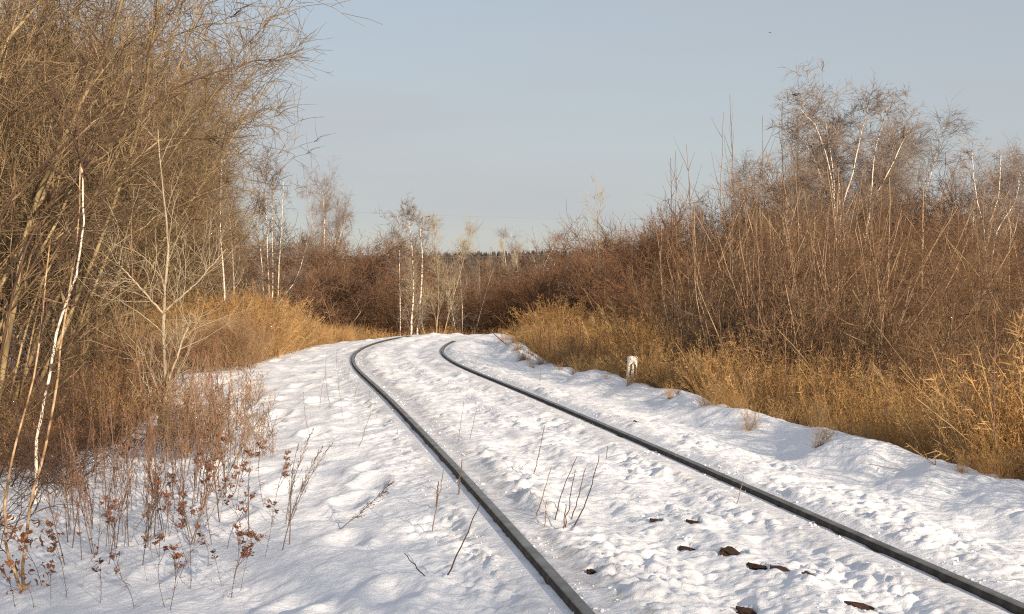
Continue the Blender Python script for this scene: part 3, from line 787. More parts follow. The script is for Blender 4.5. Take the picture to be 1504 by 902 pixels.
birch_from('broad birch with many forking cream white trunks fanning above the right hand wood', 31, [
    ([(1262, 480), (1266, 400), (1272, 340), (1277, 319), (1280, 277), (1283, 238), (1288, 205), (1297, 182), (1303, 158)], 1., 0),
    ([(1264, 480), (1268, 400), (1272, 313), (1294, 272), (1310, 244), (1322, 216), (1331, 198), (1337, 180)], .95, .4),
    ([(1222, 470), (1228, 380), (1236, 299), (1252, 261), (1258, 227), (1266, 189), (1272, 172), (1275, 155)], .9, -.3),
    ([(1230, 470), (1227, 340), (1225, 266), (1222, 233), (1216, 202), (1211, 174), (1207, 155)], .85, .2),
    ([(1236, 460), (1234, 340), (1233, 263), (1227, 219), (1230, 190), (1236, 160)], .8, .6),
    ([(1232, 440), (1226, 300), (1219, 244), (1208, 211), (1197, 180), (1185, 172), (1176, 160)], .8, -.5),
    ([(1228, 440), (1216, 300), (1205, 255), (1191, 222), (1172, 198), (1158, 182)], .75, .1),
    ([(1190, 430), (1178, 340), (1160, 300), (1142, 280), (1120, 270)], .7, .3)], tl=.72, per=(22, 12))
birch_from('forked birch with cream trunks near the right edge of the wood', 30, [
    ([(1446, 450), (1450, 349), (1452, 330), (1460, 310), (1468, 285), (1470, 225)], .9, .2),
    ([(1444, 450), (1448, 345), (1436, 300), (1430, 262), (1428, 225)], .8, -.2),
    ([(1450, 440), (1462, 340), (1480, 315), (1494, 290), (1500, 250)], .7, .2)], tl=.6, per=(18, 8))
birch_from('clump of slim white birches behind the golden grass tuft left of the bend', 38, [
    ([(396, 470), (396, 454), (394, 403), (392, 348), (390, 275), (392, 238)], .8, .2),
    ([(399, 470), (401, 400), (399, 340), (402, 280), (398, 250)], .6, 0.),
    ([(409, 468), (408, 440), (410, 385), (414, 330), (416, 268)], .7, -.2),
    ([(408, 468), (407, 447), (434, 414), (445, 380), (452, 350)], .6, -.4),
    ([(388, 468), (386, 400), (378, 330), (374, 280)], .6, .3)], tl=.65, per=(20, 9), r=.042, droop=.03)
birch_from('pale trunk of the lone birch above the reddish bushes left of the bend', 66, [
    ([(476, 430), (476, 352), (477, 320), (475, 293), (476, 280)], .9, .2)], tl=1.1, per=(26, 10), r=.055, droop=.02)
birch_from('left of the two white trunked birches straight ahead beyond the track', 40, [
    ([(604, 492), (604, 476), (608, 425), (606, 374), (602, 337), (600, 318)], .95, .2)], tl=.6, per=(26, 9), r=.042, droop=.01)
birch_from('right of the two white trunked birches straight ahead beyond the track', 40.5, [
    ([(613, 492), (613, 485), (619, 425), (621, 377), (617, 341), (620, 318)], .95, .2)], tl=.6, per=(26, 9), r=.042, droop=.01)
birch_from('thinner mottled birch just left of the two white trunks ahead', 42, [
    ([(588, 492), (588, 454), (587, 403), (586, 350), (584, 318)], .7, .2)], tl=.6, per=(22, 9), r=.034, droop=.01)
# long arching limbs that reach out over the verge against the sky
for i, (pix, Y, r, lab) in enumerate([
    ([(40, 330), (150, 215), (250, 130), (330, 100), (400, 88), (447, 70)], 13., .014, 'longest olive limb reaching right against the sky'),
    ([(60, 400), (180, 250), (290, 165), (360, 90), (395, 20)], 14.5, .013, 'olive limb rising steeply at the top of the left thicket'),
    ([(80, 330), (200, 240), (300, 190), (370, 175), (412, 158)], 15., .012, 'olive limb sweeping right below the longest one'),
    ([(0, 300), (110, 200), (180, 130), (230, 60), (280, -30)], 11.5, .014, 'dark olive limb crossing the upper left corner'),
    ([(30, 470), (140, 380), (230, 320), (300, 285), (352, 262)], 15.5, .011, 'low olive limb reaching right at middle height')]):
    base = P(*pix[0], Y)
    b0 = base.copy(); b0[0] -= .5; b0[2] = hz(b0[0], b0[1])
    pts = [b0 * 0] + [P(px, py, Y + .1 * j) - b0 for j, (px, py) in enumerate(pix)]
    A, RA = poly_tube(pts, r, .003, 26, .008)
    w = thing('arching_limb', tuple(b0), lab, 'branch')
    s, d, t, rr, _ = shoots(A, RA, 20, .3, .98, (25, 55), .1)
    B, RB = grow(s, d, (1.1 - t) * .85 * RNG.uniform(.3, 1.2, len(s)), np.maximum(rr * .45, .003), 8, .13, (0, 0, .03), .3)
    s, d, t, rr, _ = shoots(B, RB, 7, .1, .98, (25, 65), .05)
    C, RC = grow(s, d, .28 * RNG.uniform(.3, 1.5, len(s)), .0024, 4, .17, (0, 0, .02), .5)
    V, F = tubes(A, RA, 6); link('stem', mesh_np('stem', V, F, M['dark_twig'] if i in (0, 3) else M['olive'], True), w)
    V, F = merge([tubes(B, RB, 4), tubes(C, RC, 3)]); link('twigs', mesh_np('twigs', V, F, M['olive_twig']), w, kind='stuff')

# ------------------------------------------------------------------ dry grass
def ribbons(Pn, Wd):
    n, k, _ = Pn.shape
    T = unit(np.gradient(Pn, axis=1))
    q = unit(RNG.normal(0, 1, (n, 1, 3)) * np.array([1, 1, .1]))
    A = unit(np.cross(T, np.broadcast_to(q, T.shape)))
    V = np.stack([Pn - A * Wd[:, :, None], Pn + A * Wd[:, :, None]], 2)
    I = np.arange(n * k * 2).reshape(n, k, 2)
    F = np.stack([I[:-0 or None, :-1, 0], I[:, :-1, 1], I[:, 1:, 1], I[:, 1:, 0]], -1).reshape(-1, 4)
    return V.reshape(-1, 3), F
def grass_clump(nb=80, h=.9, rad=.16, plume=True, lean=.26, wd=.0030):
    a = RNG.uniform(0, 6.28, nb); r = rad * np.sqrt(RNG.random(nb))
    S = np.stack([np.cos(a) * r, np.sin(a) * r, np.full(nb, -.05)], 1)
    D = np.stack([RNG.normal(.05, lean, nb), RNG.normal(0, lean, nb), np.ones(nb)], 1)
    L = h * RNG.uniform(.45, 1.1, nb)
    Pn, R = grow(S, D, L, wd, 5, .10, (.03, 0, -.03), .4)
    parts = [ribbons(Pn, R)]
    # bent leaves near the foot
    m = nb
    S2 = S[RNG.integers(0, nb, m)]
    Pl, Rl = grow(S2, np.stack([RNG.normal(0, .6, m), RNG.normal(0, .6, m), np.ones(m)], 1), h * RNG.uniform(.2, .6, m), wd * 1.3, 4, .14, (0, 0, -.16), .2)
    parts.append(ribbons(Pl, Rl))
    if plume:
        sel = np.nonzero(RNG.random(nb) < .55)[0]
        s, d, t, rr, _ = shoots(Pn[sel], R[sel], 16, .66, 1.0, (25, 70), .05)
        Pp, Rp = grow(s, d, .045 * RNG.uniform(.5, 1.5, len(s)), .0028, 2, .1, (.05, 0, -.1), .3)
        parts.append(ribbons(Pp, Rp))
    V, F = merge(parts)
    return V, F
def gn_scatter(name, templates, pts, scl, rz, idx, label, cat, tilt=None):
    """many clumps as ONE stuff object: points carrying instances"""
    me = bpy.data.meshes.new(name); me.vertices.add(len(pts)); me.vertices.foreach_set('co', pts.astype(np.float32).ravel())
    for an, ty, val in (('scl', 'FLOAT', scl), ('idx', 'INT', idx)):
        a = me.attributes.new(an, ty, 'POINT'); a.data.foreach_set('value', val)
    rot = np.stack([RNG.normal(0, .08, len(pts)) , RNG.normal(0, .08, len(pts)), rz], 1).astype(np.float32)
    a = me.attributes.new('rotv', 'FLOAT_VECTOR', 'POINT'); a.data.foreach_set('vector', rot.ravel())
    o = link(name, me, kind='stuff', label=label, cat=cat)
    g = bpy.data.node_groups.new(name, 'GeometryNodeTree')
    g.interface.new_socket('Geometry', in_out='INPUT', socket_type='NodeSocketGeometry'); g.interface.new_socket('Geometry', in_out='OUTPUT', socket_type='NodeSocketGeometry')
    n, l = g.nodes, g.links
    gi, go = n.new('NodeGroupInput'), n.new('NodeGroupOutput')
    iop = n.new('GeometryNodeInstanceOnPoints'); g2i = n.new('GeometryNodeGeometryToInstance')
    for t in reversed(templates):
        oi = n.new('GeometryNodeObjectInfo'); oi.inputs['Object'].default_value = t; oi.inputs['As Instance'].default_value = True
        l.new(oi.outputs['Geometry'], g2i.inputs[0])
    iop.inputs['Pick Instance'].default_value = True
    def attr(nm, ty):
        a_ = n.new('GeometryNodeInputNamedAttribute'); a_.data_type = ty; a_.inputs['Name'].default_value = nm; return a_.outputs[0]
    l.new(gi.outputs[0], iop.inputs['Points']); l.new(g2i.outputs[0], iop.inputs['Instance'])
    l.new(attr('idx', 'INT'), iop.inputs['Instance Index']); l.new(attr('scl', 'FLOAT'), iop.inputs['Scale'])
    e2r = n.new('FunctionNodeEulerToRotation'); l.new(attr('rotv', 'FLOAT_VECTOR'), e2r.inputs[0]); l.new(e2r.outputs[0], iop.inputs['Rotation'])
    l.new(iop.outputs[0], go.inputs[0])
    mod = o.modifiers.new('scatter', 'NODES'); mod.node_group = g
    return o
GT = []
for i in range(5):
    V, F = grass_clump(85, .95 if i < 4 else .7, .20, True, .24 + .06 * (i % 2))
    GT.append(bpy.data.objects.new('grass_tuft', mesh_np('grass_tuft', V, F, M['straw'] if i % 2 else M['straw2'])))
def scatter_band(n, y0, y1, ufun, powr=1.0):
    y = y0 + (y1 - y0) * RNG.random(n) ** powr
    u = ufun(n, y)
    x = xc(y) + u * np.sqrt(1 + slope(y) ** 2)
    return x, y, u
def grass_field(name, x, y, s, label):
    z = terrain(x, y, False)
    gn_scatter(name, GT, np.stack([x, y, z - .02], 1), s.astype(np.float32), RNG.uniform(0, 6.28, len(x)).astype(np.float32), RNG.integers(0, 5, len(x)).astype(np.int32), label, 'grass')
# right bank
x, y, u = scatter_band(2600, 5.5, 38, lambda n, y: 2.38 + 2.3 * RNG.random(n) ** .8 + .16 * vnoise(y * 1.3, y * 0, 77), .9)
dens = vnoise(x * .8, y * .8, 78) > -.42
dens &= ~((np.abs(x / y * FPX + W / 2 - 926) < 22) & (y < 16.6))
x, y, u = x[dens], y[dens], u[dens]
s = (.55 + .45 * sstep(2.4, 3.2, u)) * RNG.uniform(.6, 1.35, len(x)) * (1 + .8 * vnoise(x * .9, y * .9, 79))
s *= np.interp(y, [5, 12, 20, 30, 38], [.95, 1.0, 1.0, .95, .8])
grass_field('dry_grass', x, y, s, 'golden dry grass growing along the right shoulder of the embankment')
# stray short tufts thinning out onto the snow
x, y, u = scatter_band(150, 5.5, 34, lambda n, y: 2.38 - .5 * RNG.random(n) ** 2.2, 1.)
k2 = vnoise(y * 1.2, y * 0, 401) > -.05
x, y = x[k2], y[k2]
grass_field('dry_grass', x, y, RNG.uniform(.12, .38, len(x)), 'short stray tufts of straw at the snow edge of the right hand grass')
# left tuft by the bend and the verge leading to it
x, y, u = scatter_band(750, 21, 36, lambda n, y: -2.45 - 2.6 * RNG.random(n) ** .7, .8)
s = (.5 + 1.0 * np.exp(-((y - 28) / 4.) ** 2) * sstep(-2.3, -3.0, u)) * RNG.uniform(.75, 1.25, len(x))
grass_field('dry_grass', x, y, s, 'tall golden dry grass tuft left of the track just before the bend')
# sparse under the left thicket
x, y, u = scatter_band(420, 12.5, 24, lambda n, y: -3.4 - 2.6 * RNG.random(n), 1.)
s = RNG.uniform(.35, .75, len(x))
grass_field('dry_grass', x, y, s, 'sparse ochre grass under the thicket left of the track')
WT = []
for i in range(3):
    A, RA = grow(np.stack([RNG.normal(0, .09, 7), RNG.normal(0, .09, 7), np.full(7, -.05)], 1), np.stack([RNG.normal(0, .2, 7), RNG.normal(0, .2, 7), np.ones(7)], 1), RNG.uniform(.45, .95, 7), .0028, 8, .06, (0, 0, 0), .4)
    s, d, t, rr, _ = shoots(A, RA, 16, .2, .98, (25, 65), .1); B, RB = grow(s, d, RNG.uniform(.05, .22, len(s)), .0018, 4, .14, (0, 0, .02), .5)
    s, d, t, rr, _ = shoots(B, RB, 3, .2, 1, (20, 70), 0); C, RC = grow(s, d, .022, .0026, 2, .3, (0, 0, -.1), .6)
    V, F = merge([tubes(A, RA, 3), tubes(B, RB, 3), tubes(C, RC, 3)])
    WT.append(bpy.data.objects.new('dry_weed_tuft', mesh_np('dry_weed_tuft', V, F, M['weed_tan'])))
n = 900
y = 8.2 + 17 * RNG.random(n) ** .8; u = -2.05 - .03 * (y - 11) - 2.3 * RNG.random(n) ** 1.1
keep = (vnoise(y * 1.1, u * 1.1, 301) > np.interp(y, [8, 11, 14, 18, 25], [.24, .20, .13, .02, -.28])) & ((y > 11) | (u > -3.3))
y, u = y[keep], u[keep]; x = xc(y) + u * np.sqrt(1 + slope(y) ** 2)
gn_scatter('dry_weeds', WT, np.stack([x, y, terrain(x, y, False) - .02], 1), (RNG.uniform(.45, 1.1, len(x)) * np.interp(y, [11, 18, 25], [.75, 1., 1.1])).astype(np.float32), RNG.uniform(0, 6.28, len(x)).astype(np.float32), RNG.integers(0, 3, len(x)).astype(np.int32), 'mass of tan and rusty dry weeds on the snow slope left of the track', 'weeds')
# past the crest
n = 900
x = RNG.uniform(-12, 6, n); y = RNG.uniform(37.5, 44, n)
s = RNG.uniform(.6, 1.2, n) * np.interp(x, [-9, -6, -3, 2, 5], [1.5, 1.35, .95, .85, 1.2])
grass_field('dry_grass', x, y, s, 'low band of ochre grass behind the crest where the track disappears')

# ------------------------------------------------------------------ weeds standing in the snow
def umbel(c, r, n=26):
    """flat topped cluster of small seed knobs"""
    a = RNG.uniform(0, 6.28, n); q = r * np.sqrt(RNG.random(n))
    T = np.stack([np.cos(a) * q, np.sin(a) * q, .006 + q * .15 + RNG.normal(0, .007, n)], 1) + c
    base = np.repeat((c - np.array([0, 0, r * .4]))[None], n, 0)
    Pn = np.stack([base, .5 * (base + T) + RNG.normal(0, .002, (n, 3)), T], 1)
    st = tubes(Pn, np.full((n, 3), .0009), 3)
    o = np.array([[1, 0, 0], [0, 1, 0], [-1, 0, 0], [0, -1, 0], [0, 0, .8], [0, 0, -.8]])
    of = np.array([[0, 1, 4], [1, 2, 4], [2, 3, 4], [3, 0, 4], [1, 0, 5], [2, 1, 5], [3, 2, 5], [0, 3, 5]])
    rr = RNG.uniform(.0045, .009, n)
    V = (T[:, None] + o[None] * rr[:, None, None]).reshape(-1, 3); F = (of[None] + (np.arange(n) * 6)[:, None, None]).reshape(-1, 3)
    return st, (V, F)
def yarrow(h=.6, heads=3):
    A, RA = grow(np.array([[0, 0, -.05]]), [[RNG.normal(0, .07), RNG.normal(0, .07), 1]], h, .0022, 8, .07, (0, 0, 0), .6)
    sts = [tubes(A, RA, 4)]; hd = []
    ends = [A[0, -1]]
    if heads > 1:
        s, d, t, rr, _ = shoots(A, RA, heads - 1, .5, .93, (25, 55), .2)
        B, RB = grow(s, d, h * .22 * RNG.uniform(.6, 1.2, len(s)), .002, 4, .05, (0, 0, .12), .7)
        sts.append(tubes(B, RB, 3)); ends += [b[-1] for b in B]
    for e in ends:
        a, b = umbel(e, RNG.uniform(.014, .034), int(RNG.integers(9, 24))); sts.append(a); hd.append(b)
    # curled leaf rags low on the stem
    s, d, t, rr, _ = shoots(A, RA, 8, .1, .8, (40, 80), 0)
    B, RB = grow(s, d, .05 * RNG.uniform(.4, 1.4, len(s)), .002, 3, .3, (0, 0, -.25), .4)
    hd.append(tubes(B, RB, 3))
    V, F = merge(sts)
    V3, F3 = merge(hd[-1:])
    return [('stem', mesh_np('stem', V, F, M['grey_weed']), None), ('leaves', mesh_np('leaves', V3, F3, M['weed_head']), 'stuff')] + [('seed_head', mesh_np('seed_head', a, [b], M['weed_head']), 'stuff') for a, b in hd[:-1]]
def mugwort(h=.9, mats=('weed', 'weed_head'), dens=26, knobs=5):
    A, RA = grow(np.array([[0, 0, -.05]]), [[RNG.normal(0, .08), RNG.normal(0, .08), 1]], h, .0035, 10, .03, (0, 0, 0), .35)
    s, d, t, rr, _ = shoots(A, RA, dens, .25, .98, (18, 38), .15)
    B, RB = grow(s, d, h * .2 * (1.15 - t) * RNG.uniform(.5, 1.2, len(s)), .0016, 4, .07, (0, 0, .05), .5)
    s, d, t, rr, _ = shoots(B, RB, knobs, .2, 1., (20, 70), 0)
    n = len(s)
    o = np.array([[1, 0, 0], [-.5, .87, 0], [-.5, -.87, 0], [0, 0, 1.4], [0, 0, -1.4]]); of = np.array([[0, 1, 3], [1, 2, 3], [2, 0, 3], [1, 0, 4], [2, 1, 4], [0, 2, 4]])
    r = RNG.uniform(.002, .0048, n)
    kv = (s[:, None] + o[None] * r[:, None, None]).reshape(-1, 3); kf = (of[None] + (np.arange(n) * 5)[:, None, None]).reshape(-1, 3)
    V, F = merge([tubes(A, RA, 4), tubes(B, RB, 3)])
    return [('stem', mesh_np('stem', V, F, M[mats[0]]), None), ('seed_head', mesh_np('seed_head', kv, [kf], M[mats[1]]), 'stuff')]
YA = [yarrow(.52, 5), yarrow(.42, 3), yarrow(.58, 6), yarrow(.36, 2), yarrow(.5, 4)]
MU = [mugwort(.85), mugwort(.7), mugwort(1.0, dens=34), mugwort(.8, dens=18, knobs=3)]
GM = [mugwort(.75, ('grey_weed', 'grey_weed'), 26, 4), mugwort(.6, ('grey_weed', 'grey_weed'), 16, 2)]
def plant_at(parts, name, px, py, label, cat, group, s=1.0, tilt=None):
    x, y, z = ground_at(px, py)
    w = thing(name, (x, y, z), label, cat, group, RNG.uniform(0, 6.28))
    w.scale = (s,) * 3
    if tilt is not None: w.rotation_euler = (0, tilt, 0)
    for pn, me, kd in parts: link(pn, me, w, kind=kd)
    return w
LY = 'dead yarrow stalk with flat rusty brown seed heads standing in the snow at lower left'
GY = 'dead yarrow stalks in the snow at lower left'
ys_ = [(70, 890), (45, 895), (100, 880), (150, 885), (240, 892), (255, 898), (200, 895), (285, 868), (330, 862), (360, 868), (348, 850), (300, 835), (270, 830), (225, 820), (390, 820), (175, 850), (330, 808), (310, 800), (360, 795), (250, 790), (290, 780), (120, 840), (400, 770), (375, 800), (215, 855), (60, 860), (20, 895), (345, 880), (265, 850), (320, 775), (280, 750), (245, 750), (350, 750), (300, 760), (220, 745), (330, 730), (190, 800), (160, 815), (370, 740), (395, 745)]
for i, (px, py) in enumerate(ys_):
    w = plant_at(YA[i % 5], 'yarrow_stalk', px + RNG.uniform(-8, 8), py, LY, 'weed', GY, RNG.uniform(.45, .95) * (.85 if py > 800 else 1.05), None)
    w.rotation_euler = (RNG.normal(0, .16), RNG.normal(.08, .16), RNG.uniform(0, 6.28))
LM = 'tall reddish dead weed stalk among others on the snow slope left of the track'
GMU = 'tall reddish dead weed stalks left of the track'
for i in range(285):
    y = 7.2 + 13 * RNG.random() ** 1.25
    edge = -2.15 - .05 * (y - 9)
    u = edge - 1.9 * RNG.random() ** .9
    if y < 12: u = RNG.uniform(-3.3, -2.15)
    x = float(xc(y)) + u * math.sqrt(1 + float(slope(y)) ** 2)
    px = x / y * FPX + W / 2
    if px < 90: continue
    w = thing('weed_stalk', (x, y, hz(x, y)), LM, 'weed', GMU, RNG.uniform(0, 6.28)); s_ = RNG.uniform(.55, 1.05); w.scale = (s_,) * 3
    w.rotation_euler = (RNG.normal(0, .12), RNG.normal(.05, .12), RNG.uniform(0, 6.28))
    for pn, me, kd in MU[i % 4]: link(pn, me, w, kind=kd)
for i, (px, py, s_) in enumerate([(415, 810, .8), (425, 800, .9), (430, 760, .7), (365, 790, .9), (210, 830, .7), (160, 830, .8), (420, 770, .8), (300, 745, .9), (320, 740, .9), (345, 725, 1.), (215, 770, .8), (235, 720, .8), (275, 700, 1.)]):
    plant_at(GM[i % 2], 'mugwort_stalk', px, py, 'grey feathery dead mugwort stalk among the rusty weeds at lower left', 'weed', 'grey mugwort stalks at lower left', s_, RNG.normal(.12, .08))
# sparse weeds on the verge by the left rail
for i, (px, py, s_) in enumerate([(478, 560, .5), (500, 585, .45), (486, 600, .5), (512, 560, .4), (470, 600, .5), (455, 640, .5), (520, 590, .35), (545, 600, .3), (495, 540, .45), (505, 620, .35)]):
    plant_at(MU[3], 'thin_weed', px, py, 'thin dead weed standing alone on the snowy verge left of the left rail', 'weed', 'thin weeds on the left verge', s_, RNG.normal(0, .1))
# bare stalks drawn from the photo: foot, tip, thickness, colour
BARE = [
    ((652, 847), (705, 738), .0035, 'dark_twig', 'long thin dark stalk leaning right beside the left rail, nearest the camera'),
    ((636, 847), (594, 813), .003, 'dark_twig', 'short dark stick leaning left beside the long leaning stalk'),
    ((640, 745), (644, 707), .0055, 'red_twig', 'thick short reddish stub on the snow left of the rail'),
    ((632, 782), (651, 690), .003, 'grey_weed', 'thin grey stalk behind the thick reddish stub'),
    ((672, 727), (679, 675), .0045, 'red_twig', 'reddish stalk standing right against the left rail'),
    ((525, 657), (545, 604), .003, 'brown', 'thin brown stalk with a fork on the left verge'),
    ((783, 697), (800, 625), .0035, 'red_twig', 'straight reddish stalk alone between the rails, farthest up'),
    ((784, 760), (810, 685), .003, 'brown', 'straight thin stalk left of the cluster of five between the rails'),
    ((800, 775), (802, 735), .0025, 'brown', 'short upright stalk at the left foot of the cluster'),
    ((813, 768), (848, 670), .003, 'dark_twig', 'curved stalk forming the left side of the cluster between the rails'),
    ((828, 776), (845, 690), .003, 'dark_twig', 'second stalk from the left in the cluster between the rails'),
    ((836, 766), (860, 688), .0035, 'red_twig', 'middle stalk of the cluster between the rails'),
    ((826, 779), (831, 741), .004, 'red_twig', 'shortest thick reddish stalk in the cluster'),
    ((835, 779), (880, 668), .0035, 'dark_twig', 'tallest curved stalk on the right side of the cluster'),
    ((672, 650), (681, 590), .0025, 'grey_weed', 'left one of the two faint stalks between the rails'),
    ((688, 645), (700, 600), .0025, 'grey_weed', 'right one of the two faint stalks between the rails'),
    ((755, 690), (778, 676), .0022, 'grey_weed', 'tiny bent twig lying between the rails'),
    ((745, 505), (722, 487), .010, 'dark_twig', 'dark stick leaning out of the snow at the far left end of the golden grass'),
    ((1080, 745), (1092, 700), .003, 'grey_weed', 'tiny twig on the snow right of the right rail'),
    ((793, 560), (795, 538), .004, 'weed', 'small forked twig on the snow beyond the right rail'),
    ((890, 675), (892, 655), .003, 'dark_twig', 'short dark twig beyond the right rail near the number post'),
]
for i, (a, b, r, mat, lab) in enumerate(BARE):
    x, y, z = ground_at(*a)
    tp = P(b[0], b[1], y + .02)
    base = np.array([x, y, z - .03])
    mid = (base + tp) / 2; mid[0] += (tp[0] - base[0]) * (.18 if i in (9, 13) else .03) * (1 if i != 9 else -1)
    A, RA = poly_tube([base * 0, mid - base, tp - base], r, r * .55, 12, .0022, 5)
    V, F = tubes(A, RA, 5)
    o = link('bare_stalk', mesh_np('bare_stalk', V, F, M[mat], True), label=lab, cat='dead stalk', group='bare stalks poking through the snow', loc=tuple(base))
# leaning feathery weed on the left verge
x, y, z = ground_at(486, 780)
tp = P(574, 704, y)
w = thing('feathery_weed', (x, y, z - .02), 'grey feathery weed leaning far to the right on the open snow', 'weed')
d0 = tp - np.array([x, y, z]); Ld = np.linalg.norm(d0)
A, RA = poly_tube([d0 * 0, d0 * .5 + np.array([.0, 0, -.02]), d0], .0028, .001, 12, .002)
s, d, t, rr, _ = shoots(A, RA, 34, .3, .98, (12, 35), .05)
B, RB = grow(s, d, .08 * RNG.uniform(.4, 1.3, len(s)), .0013, 4, .1, (.1, 0, 0), .5)
s, d, t, rr, _ = shoots(B, RB, 3, .2, 1, (20, 70), 0); C, RC = grow(s, d, .012, .0016, 2, .2, (0, 0, 0), .6)
V, F = tubes(A, RA, 4); link('stem', mesh_np('stem', V, F, M['grey_weed']), w)
V, F = merge([tubes(B, RB, 3), tubes(C, RC, 3)]); link('twigs', mesh_np('twigs', V, F, M['grey_weed']), w, kind='stuff')
# dark low twigs and brambles at the foot of the left thicket
def bramble():
    n = 18
    a = RNG.uniform(0, 6.28, n)
    A, RA = grow(RNG.normal(0, .15, (n, 3)) * [1, 1, 0], np.stack([np.cos(a), np.sin(a), RNG.uniform(.5, 2.2, n)], 1), RNG.uniform(.5, 1.3, n), .0042, 8, .12, (0, 0, -.06), .4)
    s, d, t, rr, _ = shoots(A, RA, 9, .1, .98, (30, 70), .1)
    B, RB = grow(s, d, .25 * RNG.uniform(.3, 1.4, len(s)), .0026, 5, .16, (0, 0, .02), .5)
    V, F = merge([tubes(A, RA, 4), tubes(B, RB, 3)])
    return mesh_np('bramble', V, F, M['dark_twig'])
BR = [bramble(), bramble()]
for i in range(64):
    y = 8.2 + 11 * RNG.random() ** 1.1
    u = -3.35 - 1.7 * RNG.random() - (.5 if y < 10 else 0)
    x = float(xc(y)) + u
    o = link('bramble', BR[i % 2], label='low dark leafless bramble sprawling on the snow at the foot of the left thicket', cat='bramble', group='dark brambles below the left thicket', loc=(x, y, hz(x, y)))
    s_ = RNG.uniform(.6, 1.1); o.scale = (s_, s_, s_); o.rotation_euler = (0, 0, RNG.uniform(0, 6.28))
# reddish stalks and blown plumes in front of the grass on the right
for i in range(100):
    y = 8 + 20 * RNG.random()
    u = 2.3 + .5 * RNG.random()
    x = float(xc(y)) + u
    w = thing('brown_stalk', (x, y, hz(x, y)), 'upright brown dead stalk in the golden grass on the right shoulder', 'weed', 'brown stalks in the right hand grass', RNG.uniform(0, 6.28))
    s_ = RNG.uniform(.5, 1.1); w.scale = (s_,) * 3
    for pn, me, kd in MU[i % 4]: link(pn, me, w, kind=kd)
def reed(lean=.35):
    A, RA = grow(np.array([[0, 0, -.05]]), [[-lean * .4, 0, 1]], 1.5, .004, 10, .02, (-.035, 0, 0), .4)
    s, d, t, rr, _ = shoots(A, RA, 90, .68, 1., (10, 35), 0)
    B, RB = grow(s, d, .13 * RNG.uniform(.4, 1.2, len(s)), .0024, 4, .06, (-.10, 0, -.04), .3)
    V, F = tubes(A, RA, 4); V2, F2 = tubes(B, RB, 3)
    return [('stem', mesh_np('stem', V, F, M['straw2']), None), ('plume', mesh_np('plume', V2, F2, M['straw2']), None)]
RE_ = [reed(.3), reed(.5)]
for i, (px, Y, top) in enumerate([(935, 21, 440), (925, 21.5, 446), (918, 22, 452), (940, 20.5, 455), (905, 22.5, 458), (898, 23, 462), (948, 20.5, 470), (1090, 16.5, 512), (1105, 16, 520), (1330, 11, 545), (1345, 10.8, 535), (1385, 10.5, 560), (1260, 13, 560), (1460, 9.6, 560), (820, 28, 455), (808, 29, 460)]):
    x = (px - W / 2) / FPX * Y; z0 = hz(x, Y)
    s_ = (CAMZ + (HORIZON - top) / FPX * Y - z0) / 1.42
    w = thing('reed', (x, Y, z0), 'straw coloured reed with a drooping plume rising above the golden grass', 'reed', 'plumed reeds above the right hand grass'); w.scale = (s_,) * 3
    w.rotation_euler = (0, 0, RNG.normal(0, .4))
    for pn, me, kd in RE_[i % 2]: link(pn, me, w, kind=kd)

# ------------------------------------------------------------------ number post
def build_post():
    px, Y = 925.5, 16.3
    x = (px - W / 2) / FPX * Y
    z0 = hz(x, Y) - .2
    ztop = P(928, 523, Y)[2]
    hgt = ztop - z0
    m, nt, bs = new_mat('white_concrete')
    noise_col(nt, bs, [(.50, .46, .40), (.72, .69, .64), (.80, .78, .74)], 12., detail=8., pos=[.25, .40, .6]); bs.inputs['Roughness'].default_value = .85
    blk, _, b2 = new_mat('black_paint'); b2.inputs['Base Color'].default_value = (.02, .018, .016, 1); b2.inputs['Roughness'].default_value = .6
    rst, nt3, b3 = new_mat('rust_stain'); noise_col(nt3, b3, [(.16, .06, .035), (.30, .13, .08)], 25.)
    w = thing('number_post', (x, Y, z0), 'short white concrete post with a black zero standing at the edge of the golden grass', 'marker post')
    import bmesh
    bm = bmesh.new(); bmesh.ops.create_cube(bm, size=1)
    for v in bm.verts: v.co.x *= .112; v.co.y *= .07; v.co.z = (v.co.z + .5) * hgt
    bmesh.ops.bevel(bm, geom=bm.edges[:], offset=.008, segments=2, affect='EDGES')
    me = bpy.data.meshes.new('shaft'); bm.to_mesh(me); bm.free(); me.materials.append(m)
    link('shaft', me, w)
    # the figure 0, stencilled as two hooked strokes
    zt = hgt
    def stroke(sg):
        c = np.array([[sg * .010, zt - .085], [sg * .022, zt - .100], [sg * .027, zt - .125], [sg * .027, zt - .240], [sg * .020, zt - .262]])
        wd = [.009, .012, .012, .012, .008]
        V, F = [], []
        for i, ((a, b), q) in enumerate(zip(c, wd)):
            for yy in (-.0368, -.033): V += [(a - q, yy, b), (a + q, yy, b)]
        for i in range(len(c) - 1):
            o = i * 4; F += [(o, o + 1, o + 5, o + 4), (o + 2, o + 6, o + 7, o + 3), (o, o + 4, o + 6, o + 2), (o + 1, o + 3, o + 7, o + 5)]
        V = np.array(V, float); return V, np.array(F)
    V, F = merge([stroke(-1), stroke(1)])
    link('numeral', mesh_np('numeral', V, F, blk), w)
    V, F = box_np(.044, -.036, hgt - .305, .02, .004, .05); link('rust_stain', mesh_np('rust_stain', V, F, rst), w)
    w.rotation_euler = (0, math.radians(4), math.radians(16))
build_post()

